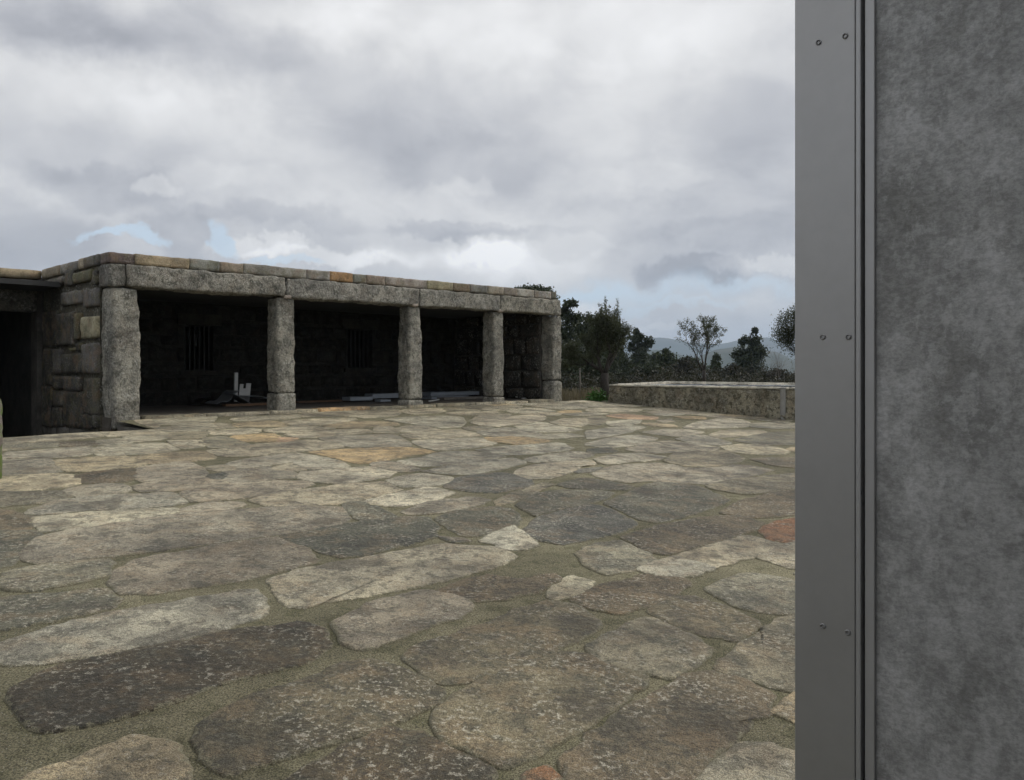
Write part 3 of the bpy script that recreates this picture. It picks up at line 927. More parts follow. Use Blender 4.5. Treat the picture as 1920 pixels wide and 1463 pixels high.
# lintels
edges = [s_of(236), s_of(536), s_of(785), s_of(937), s_of(1051)]
def sag(a, e):
    def f(p, h):
        t = p.x / h.x
        lo = 1 if p.z < 0 else .25
        return Vector((p.x, p.y, p.z + lo * a * (t * t) * -1 + lo * e * t + .0065 * p.x))
    return f
for i in range(4):
    a, b = edges[i] + .012, edges[i + 1] - .012
    m = (a + b) / 2
    part('lintel', rough_block(a, b, -.03, .44, 2.155 + .006 * m, 2.525 + .0075 * m, .04, .028, .024, 3.5, 20.0 + i, sag(-.018 if i == 0 else .012, 0), .007), M_wall,
         color=[(.285, .275, .24), (.30, .292, .26), (.30, .292, .257), (.27, .258, .218)][i])
# little packing stones over the columns
for s in (2.98, 6.08, 8.72):
    part('packing_stone', rough_block(s - .10, s + .06, -.035, .2, 2.12 + .006 * s, 2.20 + .006 * s, .03, .03, .01, 9, s), M_dress, color=(.36, .31, .27))
# coping course along the roof edge
caps = [(205, .14, .11, .10), (253, .37, .30, .20), (355, .21, .215, .19), (412, .30, .25, .19), (457, .29, .28, .25), (575, .29, .28, .26), (619, .36, .22, .11), (662, .17, .175, .15),
        (687, .26, .215, .175), (722, .30, .27, .24), (801, .33, .30, .20), (849, .25, .20, .14), (880, .19, .19, .175), (913, .31, .28, .23), (944, .24, .21, .18), (970, .33, .32, .29), (1002, .30, .29, .27), (1034, .14, .14, .115)]
ends = [c[0] for c in caps[1:]] + [1043]
for i, (c, e) in enumerate(zip(caps, ends)):
    a, b = s_of(c[0]) + .003, s_of(e) - .003
    if i == 0: a = -.26
    m = (a + b) / 2
    dz = random.uniform(-.008, .008)
    part('coping_stone', rough_block(a, b, -.01 + random.uniform(-.012, .012), .40, 2.532 + .0075 * m, 2.715 + .009 * m + dz, .045, .012, .010, 6, 40.0 + i, None, .004), M_dress, color=c[1:])
# floor and kerb
part('floor', box_vf(-.2, 11.0, .12, DEPTH, -.3, -.004), M_floor, smooth=False)
s = .28
k = 0
while s < 10.6:
    L = random.uniform(.7, 1.25)
    e = min(s + L, 10.62)
    c = (.5, .33, .17) if 3.9 < (s + e) / 2 < 4.7 else random.choice([SCOL['g'], SCOL['m'], SCOL['G']])
    part('kerb_stone', rough_block(s + .01, e - .01, -.05 + random.uniform(-.03, .02), .26, -.2, .012 + random.uniform(-.012, .01), .07, .02, .012, 5, 60.0 + k), M_pave, color=c)
    s = e; k += 1
# roof slab
part('roof', box_vf(-.2, 11.1, .42, 8.6, 2.28, 2.60), M_cslab, smooth=False)

# back wall with two barred windows, and the dark store room behind it
w1 = (*hit_v(345, 695, DEPTH), *hit_v(400, 612, DEPTH)); w2 = (*hit_v(650, 690, DEPTH), *hit_v(698, 619, DEPTH))
wins = [(w1[0], w1[2], w1[1], w1[3]), (w2[0], w2[2], w2[1], w2[3])]
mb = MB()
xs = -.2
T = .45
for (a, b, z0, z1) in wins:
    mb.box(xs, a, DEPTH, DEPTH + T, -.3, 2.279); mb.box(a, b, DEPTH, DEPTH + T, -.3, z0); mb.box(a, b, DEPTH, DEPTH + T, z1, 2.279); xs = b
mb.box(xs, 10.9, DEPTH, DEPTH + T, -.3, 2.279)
SHADE_TONE = (.013, .0122, .0105)  # shade of the roofed interior put into the stone colour
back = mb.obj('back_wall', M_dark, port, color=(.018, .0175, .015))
def clash(x0, x1, z0, z1):
    return any(x1 > a - .02 and x0 < b + .02 and z1 > c - .02 and z0 < d + .02 for a, b, c, d in wins)
z = 0.0; k = 0
rr = random.Random(11)
while z < 2.15:
    hh = rr.uniform(.24, .40); hh = min(hh, 2.26 - z)
    s = -.1 - rr.uniform(0, .3)
    while s < 10.5:
        L = rr.uniform(.32, .78)
        x0, x1 = max(s, -.15), min(s + L, 10.55)
        z0, z1 = z + rr.uniform(0, .03), z + hh - rr.uniform(.0, .03)
        s += L
        for a, b, c, d in wins:
            if z1 > c and z0 < d:
                if x0 < a < x1 and x1 < b + .2: x1 = a
                elif x0 < b < x1: x0 = b
        if x1 - x0 < .12 or clash(x0 + .025, x1 - .025, z0 + .02, z1 - .02): continue
        t = rr.uniform(.6, 1.35)
        part('stone', rough_block(x0 + .012, x1 - .012, DEPTH - rr.uniform(.02, .055), DEPTH + .05, z0 + .01, z1 - .01, .17, .03, .012, 4, 100.0 + k), M_dark, back, color=tuple(q * t for q in SHADE_TONE)); k += 1
    z += hh
for wi, (a, b, z0, z1) in enumerate(wins):
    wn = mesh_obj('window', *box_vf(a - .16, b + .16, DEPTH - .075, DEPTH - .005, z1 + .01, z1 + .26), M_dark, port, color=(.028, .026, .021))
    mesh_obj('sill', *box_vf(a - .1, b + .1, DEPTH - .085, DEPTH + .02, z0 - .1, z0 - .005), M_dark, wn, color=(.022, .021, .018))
    for k in range(6):
        x = a + (b - a) * (k + .6) / 6.2
        m = MB().tube([(x, DEPTH + .10, z0 - .01), (x, DEPTH + .10, z1 + .01)], [.016, .016], 6)
        m.obj('bar', M_iron, wn)
# store room
rm = MB()
RB = 8.0
g0 = hit_v(366, 689, RB); g1 = hit_v(370, 627, RB); gm0 = hit_v(366, 674, RB)[1]; gm1 = hit_v(366, 649, RB)[1]
sa, sb = g0[0], g1[0]; sb = max(sb, sa + .03)
rm.box(-.2, sa, RB, RB + .3, -.3, 2.279); rm.box(sb, 11.0, RB, RB + .3, -.3, 2.279)
rm.box(sa, sb, RB, RB + .3, -.3, g0[1]); rm.box(sa, sb, RB, RB + .3, g1[1], 2.279); rm.box(sa, sb, RB, RB + .3, gm0, gm1)
rm.box(-.2, .2, DEPTH + T + .002, RB - .002, -.3, 2.279); rm.box(10.6, 11.0, DEPTH + T + .002, RB - .002, -.3, 2.279)
rm.box(.2, 10.6, DEPTH + .01, RB, -.45, -.31)
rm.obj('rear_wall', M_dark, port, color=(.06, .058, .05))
# right end wall, with stones on its inner and outer face
endw = part('end_wall', box_vf(10.66, 11.0, .47, DEPTH - .001, -.4, 2.279), M_dark, color=(.10, .095, .085), smooth=False)
z = 0.0; k = 0
while z < 2.2:
    hh = min(rr.uniform(.28, .5), 2.28 - z)
    v = .48
    while v < DEPTH - .1:
        L = rr.uniform(.35, .8); e = min(v + L, DEPTH - .06)
        t = rr.uniform(.8, 1.5)
        if e - v > .12:
            part('stone', rough_block(10.60 - rr.uniform(0, .03), 10.70, v + .012, e - .012, z + .012, z + hh - .012, .16, .04, .014, 4, 300.0 + k), M_wall, endw, color=tuple(q * t for q in (.028, .026, .021)))  # inner face: interior shade painted into the stone colour
            part('stone', rough_block(10.96, 11.02 + rr.uniform(0, .03), v + .012, e - .012, z + .012, z + hh - .012, .16, .04, .014, 4, 400.0 + k), M_wall, endw, color=GR)
            k += 1
        v += L
    z += hh

# left return wall: its stones traced one by one, courses down into the sunken yard
FS = -.26
ret = part('side_wall', box_vf(FS + .03, .18, .50, 3.6, -2.39, 2.53), M_wall, smooth=False, color=(.10, .095, .07))
R1 = (0, 450, 3.656)
RET = [  # zoom box, colour
 (300, 245, 452, 328, (.30, .29, .27)), (458, 190, 512, 325, (.15, .145, .125)), (515, 195, 640, 305, (.17, .145, .095)), (645, 165, 845, 312, (.14, .135, .12)),
 (425, 335, 575, 460, (.19, .185, .17)), (582, 315, 700, 468, (.25, .245, .23)), (706, 320, 742, 452, (.20, .18, .14)),
 (405, 490, 520, 728, (.10, .098, .088)), (562, 512, 706, 682, (.34, .315, .215)), (526, 500, 558, 690, (.16, .14, .10)), (712, 470, 738, 700, (.15, .135, .10)),
 (484, 735, 530, 768, (.30, .26, .17)), (582, 702, 726, 918, (.19, .188, .178)), (372, 742, 430, 918, (.15, .148, .138)), (436, 775, 576, 915, (.09, .087, .078)), (534, 700, 578, 768, (.12, .11, .09)),
 (442, 935, 560, 1032, (.14, .14, .13)), (592, 945, 722, 1195, (.15, .142, .12)), (444, 1040, 570, 1275, (.08, .078, .07)), (372, 1030, 438, 1140, (.13, .127, .115)), (375, 930, 436, 1024, (.10, .098, .088)),
 (575, 1200, 650, 1290, (.10, .095, .085)), (655, 1205, 735, 1290, (.12, .115, .10)), (576, 1050, 588, 1190, (.10, .095, .085)), (690, 1200, 700, 1204, (.1, .1, .1)), (372, 1146, 438, 1280, (.09, .087, .08)),
 (300, 1000, 368, 1280, (.07, .068, .06)), (300, 740, 368, 995, (.08, .078, .07)), (300, 480, 400, 735, (.075, .073, .066)),
]
for k, (a, b, c, d, colr) in enumerate(RET):
    x0, y0, sc = R1
    va, za = hit_s(x0 + a / sc, y0 + d / sc, FS); vb, zb = hit_s(x0 + c / sc, y0 + b / sc, FS)
    v0, v1, z0, z1 = min(va, vb), max(va, vb), min(za, zb), max(za, zb)
    v0 = max(v0, .50)
    if v1 - v0 < .05: continue
    g_ = .007
    part('stone', rough_block(FS - .03 - random.uniform(0, .035), FS + .08, v0 + g_, v1 - g_, z0 + g_, z1 - g_, .05, .022, .022, 5, 500.0 + k, None, .006), M_dress, ret, color=colr if k == 8 else tuple(q * (.50 + .05 * (k % 5)) for q in (colr[0], colr[0] * .965, colr[2])))
k = 0
z = -2.35
while z < -.3:                                     # courses below the courtyard level
    hh = rr.uniform(.3, .45)
    if z + hh > -.25: hh = -.25 - z
    v = .0
    while v < 3.4:
        L = rr.uniform(.4, .8)
        part('stone', rough_block(FS - .02, FS + .08, v + .01, min(v + L, 3.55) - .01, z + .01, z + hh - .01, .2, .03, .014, 4, 600.0 + k), M_dark, ret, color=(.11, .105, .095)); k += 1
        v += L
    z += hh
# coping over the return
rc = [(205, 180, .12), (180, 158, .13), (158, 148, .36), (148, 128, .16), (128, 114, .27), (114, 76, .31)]
for k, (pa, pb, lum) in enumerate(rc):
    va = hit_s(pa, 500, FS)[0]; vb = hit_s(pb, 500, FS)[0]
    if k == 0: va = .41
    if vb - va < .03: continue
    tan = lum > .3
    part('coping_stone', rough_block(FS - .02, .16, va + .006, min(vb, 3.58) - .006, 2.535, 2.72 + random.uniform(-.01, .008), .06, .02, .01, 5, 700.0 + k, None, .003), M_dress,
         color=(lum, lum * .86, lum * .64) if tan else (lum, lum * .97, lum * .88))
# corner block beside the first lintel
part('corner_block', rough_block(FS - .01, edges[0] - .004, -.02, .46, 2.15, 2.525, .04, .03, .015, 5, 801.0, None, .005), M_wall, color=(.15, .145, .13))

# ------------------------------------------------------------------ wing to the left with its thin canopy
wing = empty('stone_wing', W(-4, 3.6, 0), ANG)
tag(wing, 'stone wing left of the portico with a black opening behind its canopy', 'building')
def wp(name, b, mat, color=None, smooth=False, parent=None):
    v, f = b
    v = [(x + 4, y - 3.6, z) for x, y, z in v]
    return mesh_obj(name, v, f, mat, parent or wing, smooth=smooth, color=color)
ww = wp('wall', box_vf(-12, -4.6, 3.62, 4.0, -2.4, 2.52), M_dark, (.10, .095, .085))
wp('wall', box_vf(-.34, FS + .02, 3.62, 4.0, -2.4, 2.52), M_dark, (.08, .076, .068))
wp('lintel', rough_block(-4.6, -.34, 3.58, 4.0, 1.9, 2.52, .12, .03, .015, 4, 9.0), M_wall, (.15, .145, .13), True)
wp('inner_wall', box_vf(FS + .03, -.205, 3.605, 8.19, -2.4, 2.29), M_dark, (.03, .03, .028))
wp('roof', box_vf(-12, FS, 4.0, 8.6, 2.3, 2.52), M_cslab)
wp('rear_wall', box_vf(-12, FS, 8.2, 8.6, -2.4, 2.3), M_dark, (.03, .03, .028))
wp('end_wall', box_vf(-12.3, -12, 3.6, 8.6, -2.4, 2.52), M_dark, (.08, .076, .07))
k = 0
s = FS + .0
for L, c in ((.95, (.33, .27, .18)), (.35, (.28, .275, .26)), (.9, (.31, .29, .25)), (1.1, (.2, .195, .18)), (.8, (.34, .28, .2)), (1.2, (.28, .27, .25)), (1.3, (.25, .24, .2)), (1.2, (.3, .28, .24)), (1.2, (.28, .26, .22)), (1.2, (.28, .26, .22)), (1.2, (.28, .26, .22))):
    wp('coping_stone', rough_block(s - L + .008, s - .008, 3.56, 3.98, 2.53, 2.70 + random.uniform(-.01, .01), .08, .02, .01, 5, 820.0 + k, None, .003), M_dress, c, True)
    s -= L; k += 1
zc = 2.30
cano = wp('canopy', box_vf(-12, FS - .03, 2.37, 3.575, zc, zc + .09), M_cslab)
for s in (-9.0, -6.1):
    wp('post', box_vf(s, s + .12, 2.45, 2.57, -2.4, zc - .002), M_iron)

# ------------------------------------------------------------------ rough granite water tank
tank = empty('water_tank', W(TANK_S, -TANK_D0, 0), ANG)
tag(tank, 'long shallow granite water tank brimming with still water', 'tank')
TW = 5.5
SK = .32                                     # the far end is set askew
def tk(name, b, mat, color=None, skew=True, tilt=True, parent=None):
    v, f = b
    v2 = []
    for x, y, z in v:
        X, Y = x, y
        if skew: Y = y + SK * x
        v2.append((X, Y, z))
    return mesh_obj(name, v2, f, mat, parent or tank, smooth=True, color=color)
TL = TANK_D1 - TANK_D0
RIM = .405
TC = (.275, .256, .19)
def hew(p, h):
    return p
frontw = tk('front_wall', rough_block(0, .26, -TL, 0, -.75, RIM - .05, .04, .05, .034, 5.5, 2.0, None, .018), M_tank, TC)
tk('end_wall', rough_block(.28, TW - .2, -.24, 0, -.6, RIM - .004, .05, .04, .012, 5, 3.0, None, .006), M_rim, (.50, .475, .40))
tk('back_wall', rough_block(TW - .195, TW, -TL, 0, -.9, RIM - .008, .05, .04, .010, 5, 4.0, None, .006), M_rim, (.55, .525, .44))
tk('end_wall', rough_block(.265, TW - .2, -TL, -TL + .24, -.9, RIM, .07, .04, .02, 5, 5.0, None, .008), M_tank, TC)
z_ = 0.0
rm_ = random.Random(5)
while z_ < TL - .05:                               # pale worn coping slabs on the front wall
    L_ = rm_.uniform(1.0, 1.9)
    if TL - z_ - L_ < .5: L_ = TL - z_
    tk('rim_slab', rough_block(-.015, .275, -z_ - L_ + .006, -z_ - .006, RIM - .06, RIM - .008, .045, .02, .010, 7, 30 + z_, None, .006), M_rim, (.55, .525, .44), parent=frontw)
    z_ += L_
tk('water', box_vf(.2, TW - .18, -TL + .1, -.1, -.3, RIM - .030), M_water, tilt=False)
# lime-streaked overflow lip
d0 = None
for kk in range(200):
    dd = TANK_D0 + kk * .04
    p = W(TANK_S, -dd)
    if CX + F * p.x / p.y > 1467: d0 = dd - TANK_D0; break
M_lime = mat_plain('lime_streak', (.26, .255, .235), .5, 0, .15, 9, bmp=.004)
tk('overflow_streak', rough_block(-.022, .03, -d0 - .075, -d0 + .06, -.5, RIM - .01, .05, .03, .008, 6, 6.0), M_lime)
tk('overflow_lip', rough_block(-.03, .24, -d0 - .10, -d0 + .08, RIM - .05, RIM - .012, .04, .015, .004, 6, 7.0), M_lime)

# ------------------------------------------------------------------ concrete wall with aluminium end profile
CP = Vector((.424, 1.2))
cw = empty('concrete_building', (CP.x, CP.y, -.9), ANG)            # local x = into the wall, y = -(towards camera side)
tag(cw, 'blotched grey concrete building wall with aluminium end profile at the right edge', 'building')
def tt(px):
    r = (px - CX) / F
    return (CP.y * r - CP.x) / (math.sin(ANG) + math.cos(ANG) * r)
H0, H1 = 0.0, 4.2
mesh_obj('concrete', *box_vf(.012, .26, -6.0, -tt(1637), H0, H1), M_conc, cw)
# added out of view to shade wall and foreground: left block, back wall, roof
mesh_obj('rear_wall', *box_vf(-2.79, .011, -6.0, -5.7, H0, 3.55), M_conc, cw)
mesh_obj('unseen_shade_block', *box_vf(-9.0, -2.8, -6.0, 3.2, H0 - 1, 2.1), M_conc, cw)
mesh_obj('roof', *box_vf(-9.0, .011, -6.0, -1.5, 3.56, 3.9), M_conc, cw)
mesh_obj('floor', *box_vf(-2.79, .011, -5.69, -3.0, -.2, .05), M_conc, cw)
al = mesh_obj('end_profile', *(lambda m: (m.v, m.f))(MB().box(0.0, .27, -tt(1603), 0, H0, H1)), M_alu, cw)
bv = al.modifiers.new('bevel', 'BEVEL'); bv.width = .0012; bv.segments = 2
rb = mesh_obj('profile_lip', *box_vf(.0012, .02, -tt(1613), -tt(1603) - .0002, H0, H1), M_alu2, cw)
b2 = rb.modifiers.new('bevel', 'BEVEL'); b2.width = .0012; b2.segments = 2
mesh_obj('seal', *box_vf(.020, .25, -tt(1618), -tt(1613) - .0002, H0, H1), M_black, cw)
st = mesh_obj('inner_profile', *box_vf(.006, .25, -tt(1636.5), -tt(1618) - .0002, H0, H1), M_alu2, cw)
b3 = st.modifiers.new('bevel', 'BEVEL'); b3.width = .001; b3.segments = 2
for (px, py) in ((1535, 80), (1585, 68), (1543, 632), (1591, 632), (1543, 1174), (1590, 1186)):
    t = tt(px)
    Y = CP.y - t * math.cos(ANG)
    z = EYE + (HZ - py) / F * Y + .9
    m = MB()
    n = 14
    m.v += [(-.0012, -t + math.cos(k * 2 * math.pi / n) * .0042, z + math.sin(k * 2 * math.pi / n) * .0042) for k in range(n)]
    m.v += [(-.0022, -t + math.cos(k * 2 * math.pi / n) * .0032, z + math.sin(k * 2 * math.pi / n) * .0032) for k in range(n)]
    m.v += [(.002, -t + math.cos(k * 2 * math.pi / n) * .0042, z + math.sin(k * 2 * math.pi / n) * .0042) for k in range(n)]
    m.v += [(.0006, -t + math.cos(k * 2 * math.pi / n) * .0017, z + math.sin(k * 2 * math.pi / n) * .0017) for k in range(n)]
    for k in range(n):
        j = (k + 1) % n
        m.f += [(k, j, n + j, n + k), (2 * n + k, 2 * n + j, j, k), (n + k, n + j, 3 * n + j, 3 * n + k)]
    m.f.append(tuple(3 * n + k for k in range(n)))
    m.obj('screw', M_screw, al)

# mossy post at the left edge of the picture
pz = ground_hit(0, 893)
pb = W(pz[0] - .262, pz[1], zg(-pz[1]))
post = mesh_obj('mossy_stone_post', *rough_block(-.25, .25, -.2, .2, -.2, .80, .04, .09, .03, 5, 77.0, None, .008), M_moss, loc=pb, smooth=True)
post.rotation_euler = (0, 0, ANG)
tag(post, 'low moss-grown stone post cut by the left edge of the picture', 'post')

# ------------------------------------------------------------------ building leftovers lying in the portico
def lv(px, py, v):
    s, z = hit_v(px, py, v)
    return s, z
def board(name, px0, px1, v, z0, h, dep, mat, label, cat, tilt=0.0, group=None):
    s0 = hit_v(px0, 740, v)[0]; s1 = hit_v(px1, 740, v)[0]
    o = mesh_obj(name, *box_vf(-(s1 - s0) / 2, (s1 - s0) / 2, -dep / 2, dep / 2, 0, h), mat, loc=W((s0 + s1) / 2, v, z0))
    o.rotation_euler = (0, tilt, ANG)
    b = o.modifiers.new('bevel', 'BEVEL'); b.width = .004; b.segments = 1
    return tag(o, label, cat, group)
board('pale_board', 649, 691, 2.6, .03, .09, .35, M_board, 'short pale blue-grey board between the second and third columns', 'board')
board('pale_board', 691, 748, 2.9, .06, .11, .35, M_board, 'thick pale board touching the left side of the third column', 'board')
board('small_plate', 708, 727, 2.2, .0, .05, .25, M_board, 'small light plate on the floor in front of the pale boards', 'plate')
board('long_panel', 797, 905, 3.0, .07, .10, .5, M_board, 'long pale panel lying between the third and fourth columns', 'panel')
board('dark_board', 826, 906, 2.0, .0, .06, .3, M_wood2, 'dark board in front of the long pale panel', 'board')
board('white_strip', 795, 832, 1.6, .0, .03, .05, M_white, 'thin white strip slanting beside the foot of the third column', 'strip').rotation_euler = (0, -.03, ANG + .5)
board('long_panel', 800, 870, 2.7, .0, .065, .4, M_board, 'lower pale panel under the left half of the long panel', 'panel')
board('dark_board', 946, 985, 2.4, .0, .15, .4, M_wood2, 'dark stacked board behind the fourth column', 'board')
board('white_strip', 968, 1000, 1.3, .03, .025, .07, M_white, 'upper of two thin white strips near the end wall', 'strip')
board('white_strip', 979, 1005, 1.0, .0, .025, .06, M_white, 'lower of two thin white strips near the end wall', 'strip')
board('brown_plank', 556, 652, 3.1, .0, .035, .2, M_wood, 'long brown plank on the floor behind the second column', 'plank')
board('brown_plank', 420, 502, 2.5, .0, .05, .16, M_wood, 'brown plank under the crumpled sheet metal', 'plank')
s0, z0 = hit_v(440, 736, 3.4)
o = mesh_obj('white_batten', *box_vf(-.04, .04, -.02, .02, 0, .66), M_white, loc=W(s0, 3.35, .06)); o.rotation_euler = (.12, -.05, ANG)
tag(o, 'narrow white batten standing upright in the first bay', 'batten')
s0, z0 = hit_v(453, 736, 3.4)
m = MB().box(-.13, .13, -.012, .012, 0, .30).box(-.13, -.05, -.012, .012, .30, .40).box(.02, .13, -.012, .012, .30, .42)
o = m.obj('notched_sheet', M_white, loc=W(s0, 3.3, .06)); o.rotation_euler = (.15, .03, ANG)
tag(o, 'notched white panel leaning beside the upright batten', 'panel')
def sheet(px0, px1, v, fn, wid, label, name, mat, rz=0.0):
    s0 = hit_v(px0, 740, v)[0]; s1 = hit_v(px1, 740, v)[0]
    n = 18
    vv, ff = [], []
    for th in (0, .006):
        for j in range(2):
            for i in range(n + 1):
                t = i / n
                vv.append(((t - .5) * (s1 - s0), (j - .5) * wid, fn(t) + th))
    for L in range(2):
        for i in range(n):
            a = L * 2 * (n + 1) + i; b = a + n + 1
            ff.append((a, a + 1, b + 1, b) if L else (b, b + 1, a + 1, a))
    for i in range(n):
        a = i; c = 2 * (n + 1) + i
        ff.append((a, a + 1, c + 1, c)); a += n + 1; c += n + 1; ff.append((c, c + 1, a + 1, a))
    o = mesh_obj(name, vv, ff, mat, loc=W((s0 + s1) / 2, v, .03), smooth=False)
    o.rotation_euler = (0, 0, ANG + rz)
    return tag(o, label, 'sheet')
sheet(395, 437, 2.9, lambda t: .02 + .26 * max(0, t) ** 1.6 + .03 * math.sin(t * 9), .6, 'crumpled grey sheet curling up at the left of the pile', 'crumpled_sheet', M_sheet)
sheet(426, 462, 2.75, lambda t: .25 * (1 - t) + .004, .5, 'bent grey sheet sloping down to the right below the white panel', 'bent_sheet', M_sheet)
sheet(455, 505, 3.0, lambda t: .16 + .02 * math.sin(t * 5) - .05 * t, .6, 'flat grey sheet reaching behind the second column', 'flat_sheet', M_sheet)
sheet(368, 398, 3.2, lambda t: .03 + .10 * math.sin(t * math.pi), .4, 'small curved dark sheet at the left end of the pile', 'curved_sheet', M_iron)

# ------------------------------------------------------------------ vegetation
def leaf_mesh(centers, length, width, rng, up=.0, jit=.35):
    n = len(centers)
    c = np.asarray(centers, dtype=np.float64)
    a = rng.normal(size=(n, 3)); a[:, 2] += up
    a /= np.linalg.norm(a, axis=1)[:, None]
    b = np.cross(a, rng.normal(size=(n, 3))); b /= np.linalg.norm(b, axis=1)[:, None] + 1e-9
    L = (length * (1 + jit * rng.uniform(-1, 1, n)))[:, None]; Wd = (width * (1 + jit * rng.uniform(-1, 1, n)))[:, None]
    v = np.stack([c - a * L * .5, c + b * Wd * .5, c + a * L * .5, c - b * Wd * .5], 1).reshape(-1, 3)
    return v
def leaf_obj(name, v, mat, parent=None, loc=None):
    n = len(v) // 4
    me = bpy.data.meshes.new(name)
    me.vertices.add(len(v)); me.vertices.foreach_set('co', v.astype(np.float32).ravel())
    me.loops.add(4 * n); me.loops.foreach_set('vertex_index', np.arange(4 * n, dtype=np.int32))
    me.polygons.add(n); me.polygons.foreach_set('loop_start', np.arange(0, 4 * n, 4, dtype=np.int32)); me.polygons.foreach_set('loop_total', np.full(n, 4, dtype=np.int32))
    me.update(calc_edges=True)
    me.materials.append(mat)
    o = bpy.data.objects.new(name, me); COL.objects.link(o)
    if parent: o.parent = parent
    if loc is not None: o.location = loc
    return o
def grow(mb, p, d, L, r, depth, rng, tips, spread=.6, up=.25, kids=3, segs=3):
    pts = [Vector(p)]; rad = [r]
    d = Vector(d).normalized()
    for i in range(segs):
        d = (d + Vector(rng.normal(size=3)) * .16 + Vector((0, 0, up * .25))).normalized()
        pts.append(pts[-1] + d * L / segs); rad.append(r * (1 - .45 * (i + 1) / segs))
    mb.tube(pts, rad, 5 if depth > 1 else 3)
    if depth == 0:
        tips.append((pts[-2], pts[-1])); return
    if depth <= 2: tips.append((pts[1], pts[-1]))
    for k in range(kids):
        a = Vector(rng.normal(size=3)); a = (a - d * a.dot(d)).normalized()
        nd = (d + a * spread * rng.uniform(.6, 1.3) + Vector((0, 0, up))).normalized()
        q = pts[-1] if k < kids - 1 else pts[-2]
        grow(mb, q, nd, L * rng.uniform(.62, .82), rad[-1] * .75, depth - 1, rng, tips, spread, up, kids, segs)
def olive(name, base, h, seed, leaves, label, lean=(0, 0), spread=.62, up=.22, leafL=.075, depth=4, squash=1.0, trunk=.4, rad=.07, sprigs=0, sc=.045):
    rng = np.random.default_rng(seed)
    root = empty(name, base)
    mb = MB(); tips = []
    th = h * trunk
    mb.tube([(0, 0, -.3), (.02, 0, th * .3), (lean[0] * .5 - .02, lean[1] * .5, th * .7), (lean[0], lean[1], th)], [rad * 1.3, rad * 1.1, rad, rad * .9], 7)
    for k in range(4):
        an = k * 1.57 + rng.uniform(-.4, .4)
        grow(mb, (lean[0], lean[1], th * rng.uniform(.88, 1.0)), (math.cos(an) * .75, math.sin(an) * .75, 1), h * .2, rad * .55, depth - 1, rng, tips, spread, up)
    top = max(t[1].z for t in tips)
    k = (h - th) / max(.1, top - th)
    def warp(p): return (p[0] * squash, p[1] * squash, p[2] if p[2] < th else th + (p[2] - th) * k)
    mb.v = [warp(q) for q in mb.v]
    mb.obj('trunk', M_bark, root, smooth=True)
    cs = []
    for i in range(leaves):
        a, b = tips[rng.integers(len(tips))]
        t = rng.uniform(0, 1.15)
        q = a.lerp(b, t)
        cs.append(Vector(warp(q)) + Vector(rng.normal(size=3)) * sc)
    for sidx in range(sprigs):
        a, b = tips[rng.integers(len(tips))]
        q = Vector(warp(b))
        if q.z < h * .75: continue
        for i in range(40):
            cs.append(q + Vector((0, 0, rng.uniform(0, .35))) + Vector(rng.normal(size=3)) * .02)
    leaf_obj('crown', leaf_mesh(cs, leafL, leafL * .3, rng, .3), M_olive, root)
    tag(root, label, 'tree')
    return root
def gpos(px, Y):
    p = at(px, 700, Y)
    return Vector((p.x, p.y, wz(p.x, p.y)))
b = gpos(1134, 23.0)
olive('olive_tree', b, .8 + (692 - 580) / F * 23 - b.z, 5, 22000, 'dense dark olive tree standing just left of the water tank', trunk=.30, rad=.10, spread=.70, up=.10, squash=1.25, sprigs=70, sc=.07)
b = gpos(1322, 30.0)
olive('olive_tree', b, .8 + (692 - 592) / F * 30 - b.z, 9, 4600, 'sparse open olive tree rising behind the middle of the tank', lean=(-.05, 0), trunk=.36, rad=.07, spread=.78, up=.14, squash=1.0)
b = gpos(1512, 27.0)
olive('olive_tree', b, .8 + (692 - 566) / F * 27 - b.z, 12, 20000, 'olive tree half hidden by the aluminium profile', trunk=.36, rad=.09, spread=.55, up=.30, squash=.85, sc=.13, sprigs=30)

def bgtree(name, px, Y, top, clumps, label, mat, leaf=.22, n=420, trunk_r=.14, zb=None):
    """clumps: photo-space (dx, row, rx, ry) read at distance Y; each is a ball of foliage with real depth"""
    rng = np.random.default_rng(int(px * 7 + top))
    p = at(px, 700, Y)
    z0 = wz(p.x, p.y) if zb is None else zb
    root = empty(name, (p.x, p.y, z0))
    k = Y / F
    cs = []
    mb = MB()
    tz = EYE + (HZ - top) * k - z0
    mb.tube([(0, 0, -.4), (.1 * trunk_r, 0, tz * .5), (0, 0, tz * .93)], [trunk_r, trunk_r * .7, trunk_r * .2], 6)
    for (dx, row, rx, ry) in clumps:
        c = Vector((dx * k, rng.uniform(-.5, .5) * rx * k, EYE + (HZ - row) * k - z0))
        R = Vector((rx * k, rx * k * .9, ry * k))
        st = Vector((0, 0, max(.2, c.z - R.z * 1.0)))
        mb.tube([st, st.lerp(c, .6) + Vector((0, 0, .1)), c], [trunk_r * .4, trunk_r * .25, trunk_r * .1], 4)
        m = int(n * max(.25, (rx * ry) / 300.0))
        sub = []
        for _ in range(max(6, m // 30)):
            w = Vector(rng.normal(size=3)); w = w.normalized() * (rng.uniform(.15, 1.0) ** .5)
            sub.append(c + Vector([w[i] * R[i] for i in range(3)]))
        for i in range(m):
            q = sub[rng.integers(len(sub))]
            w = Vector(rng.normal(size=3)) * .30
            cs.append((q.x + w.x * R.x, q.y + w.y * R.y, q.z + w.z * R.z * 1.1))
    mb.obj('trunk', M_bark, root, smooth=True)
    leaf_obj('crown', leaf_mesh(cs, leaf, leaf * .5, rng, -.2), mat, root)
    tag(root, label, 'tree')
    return root
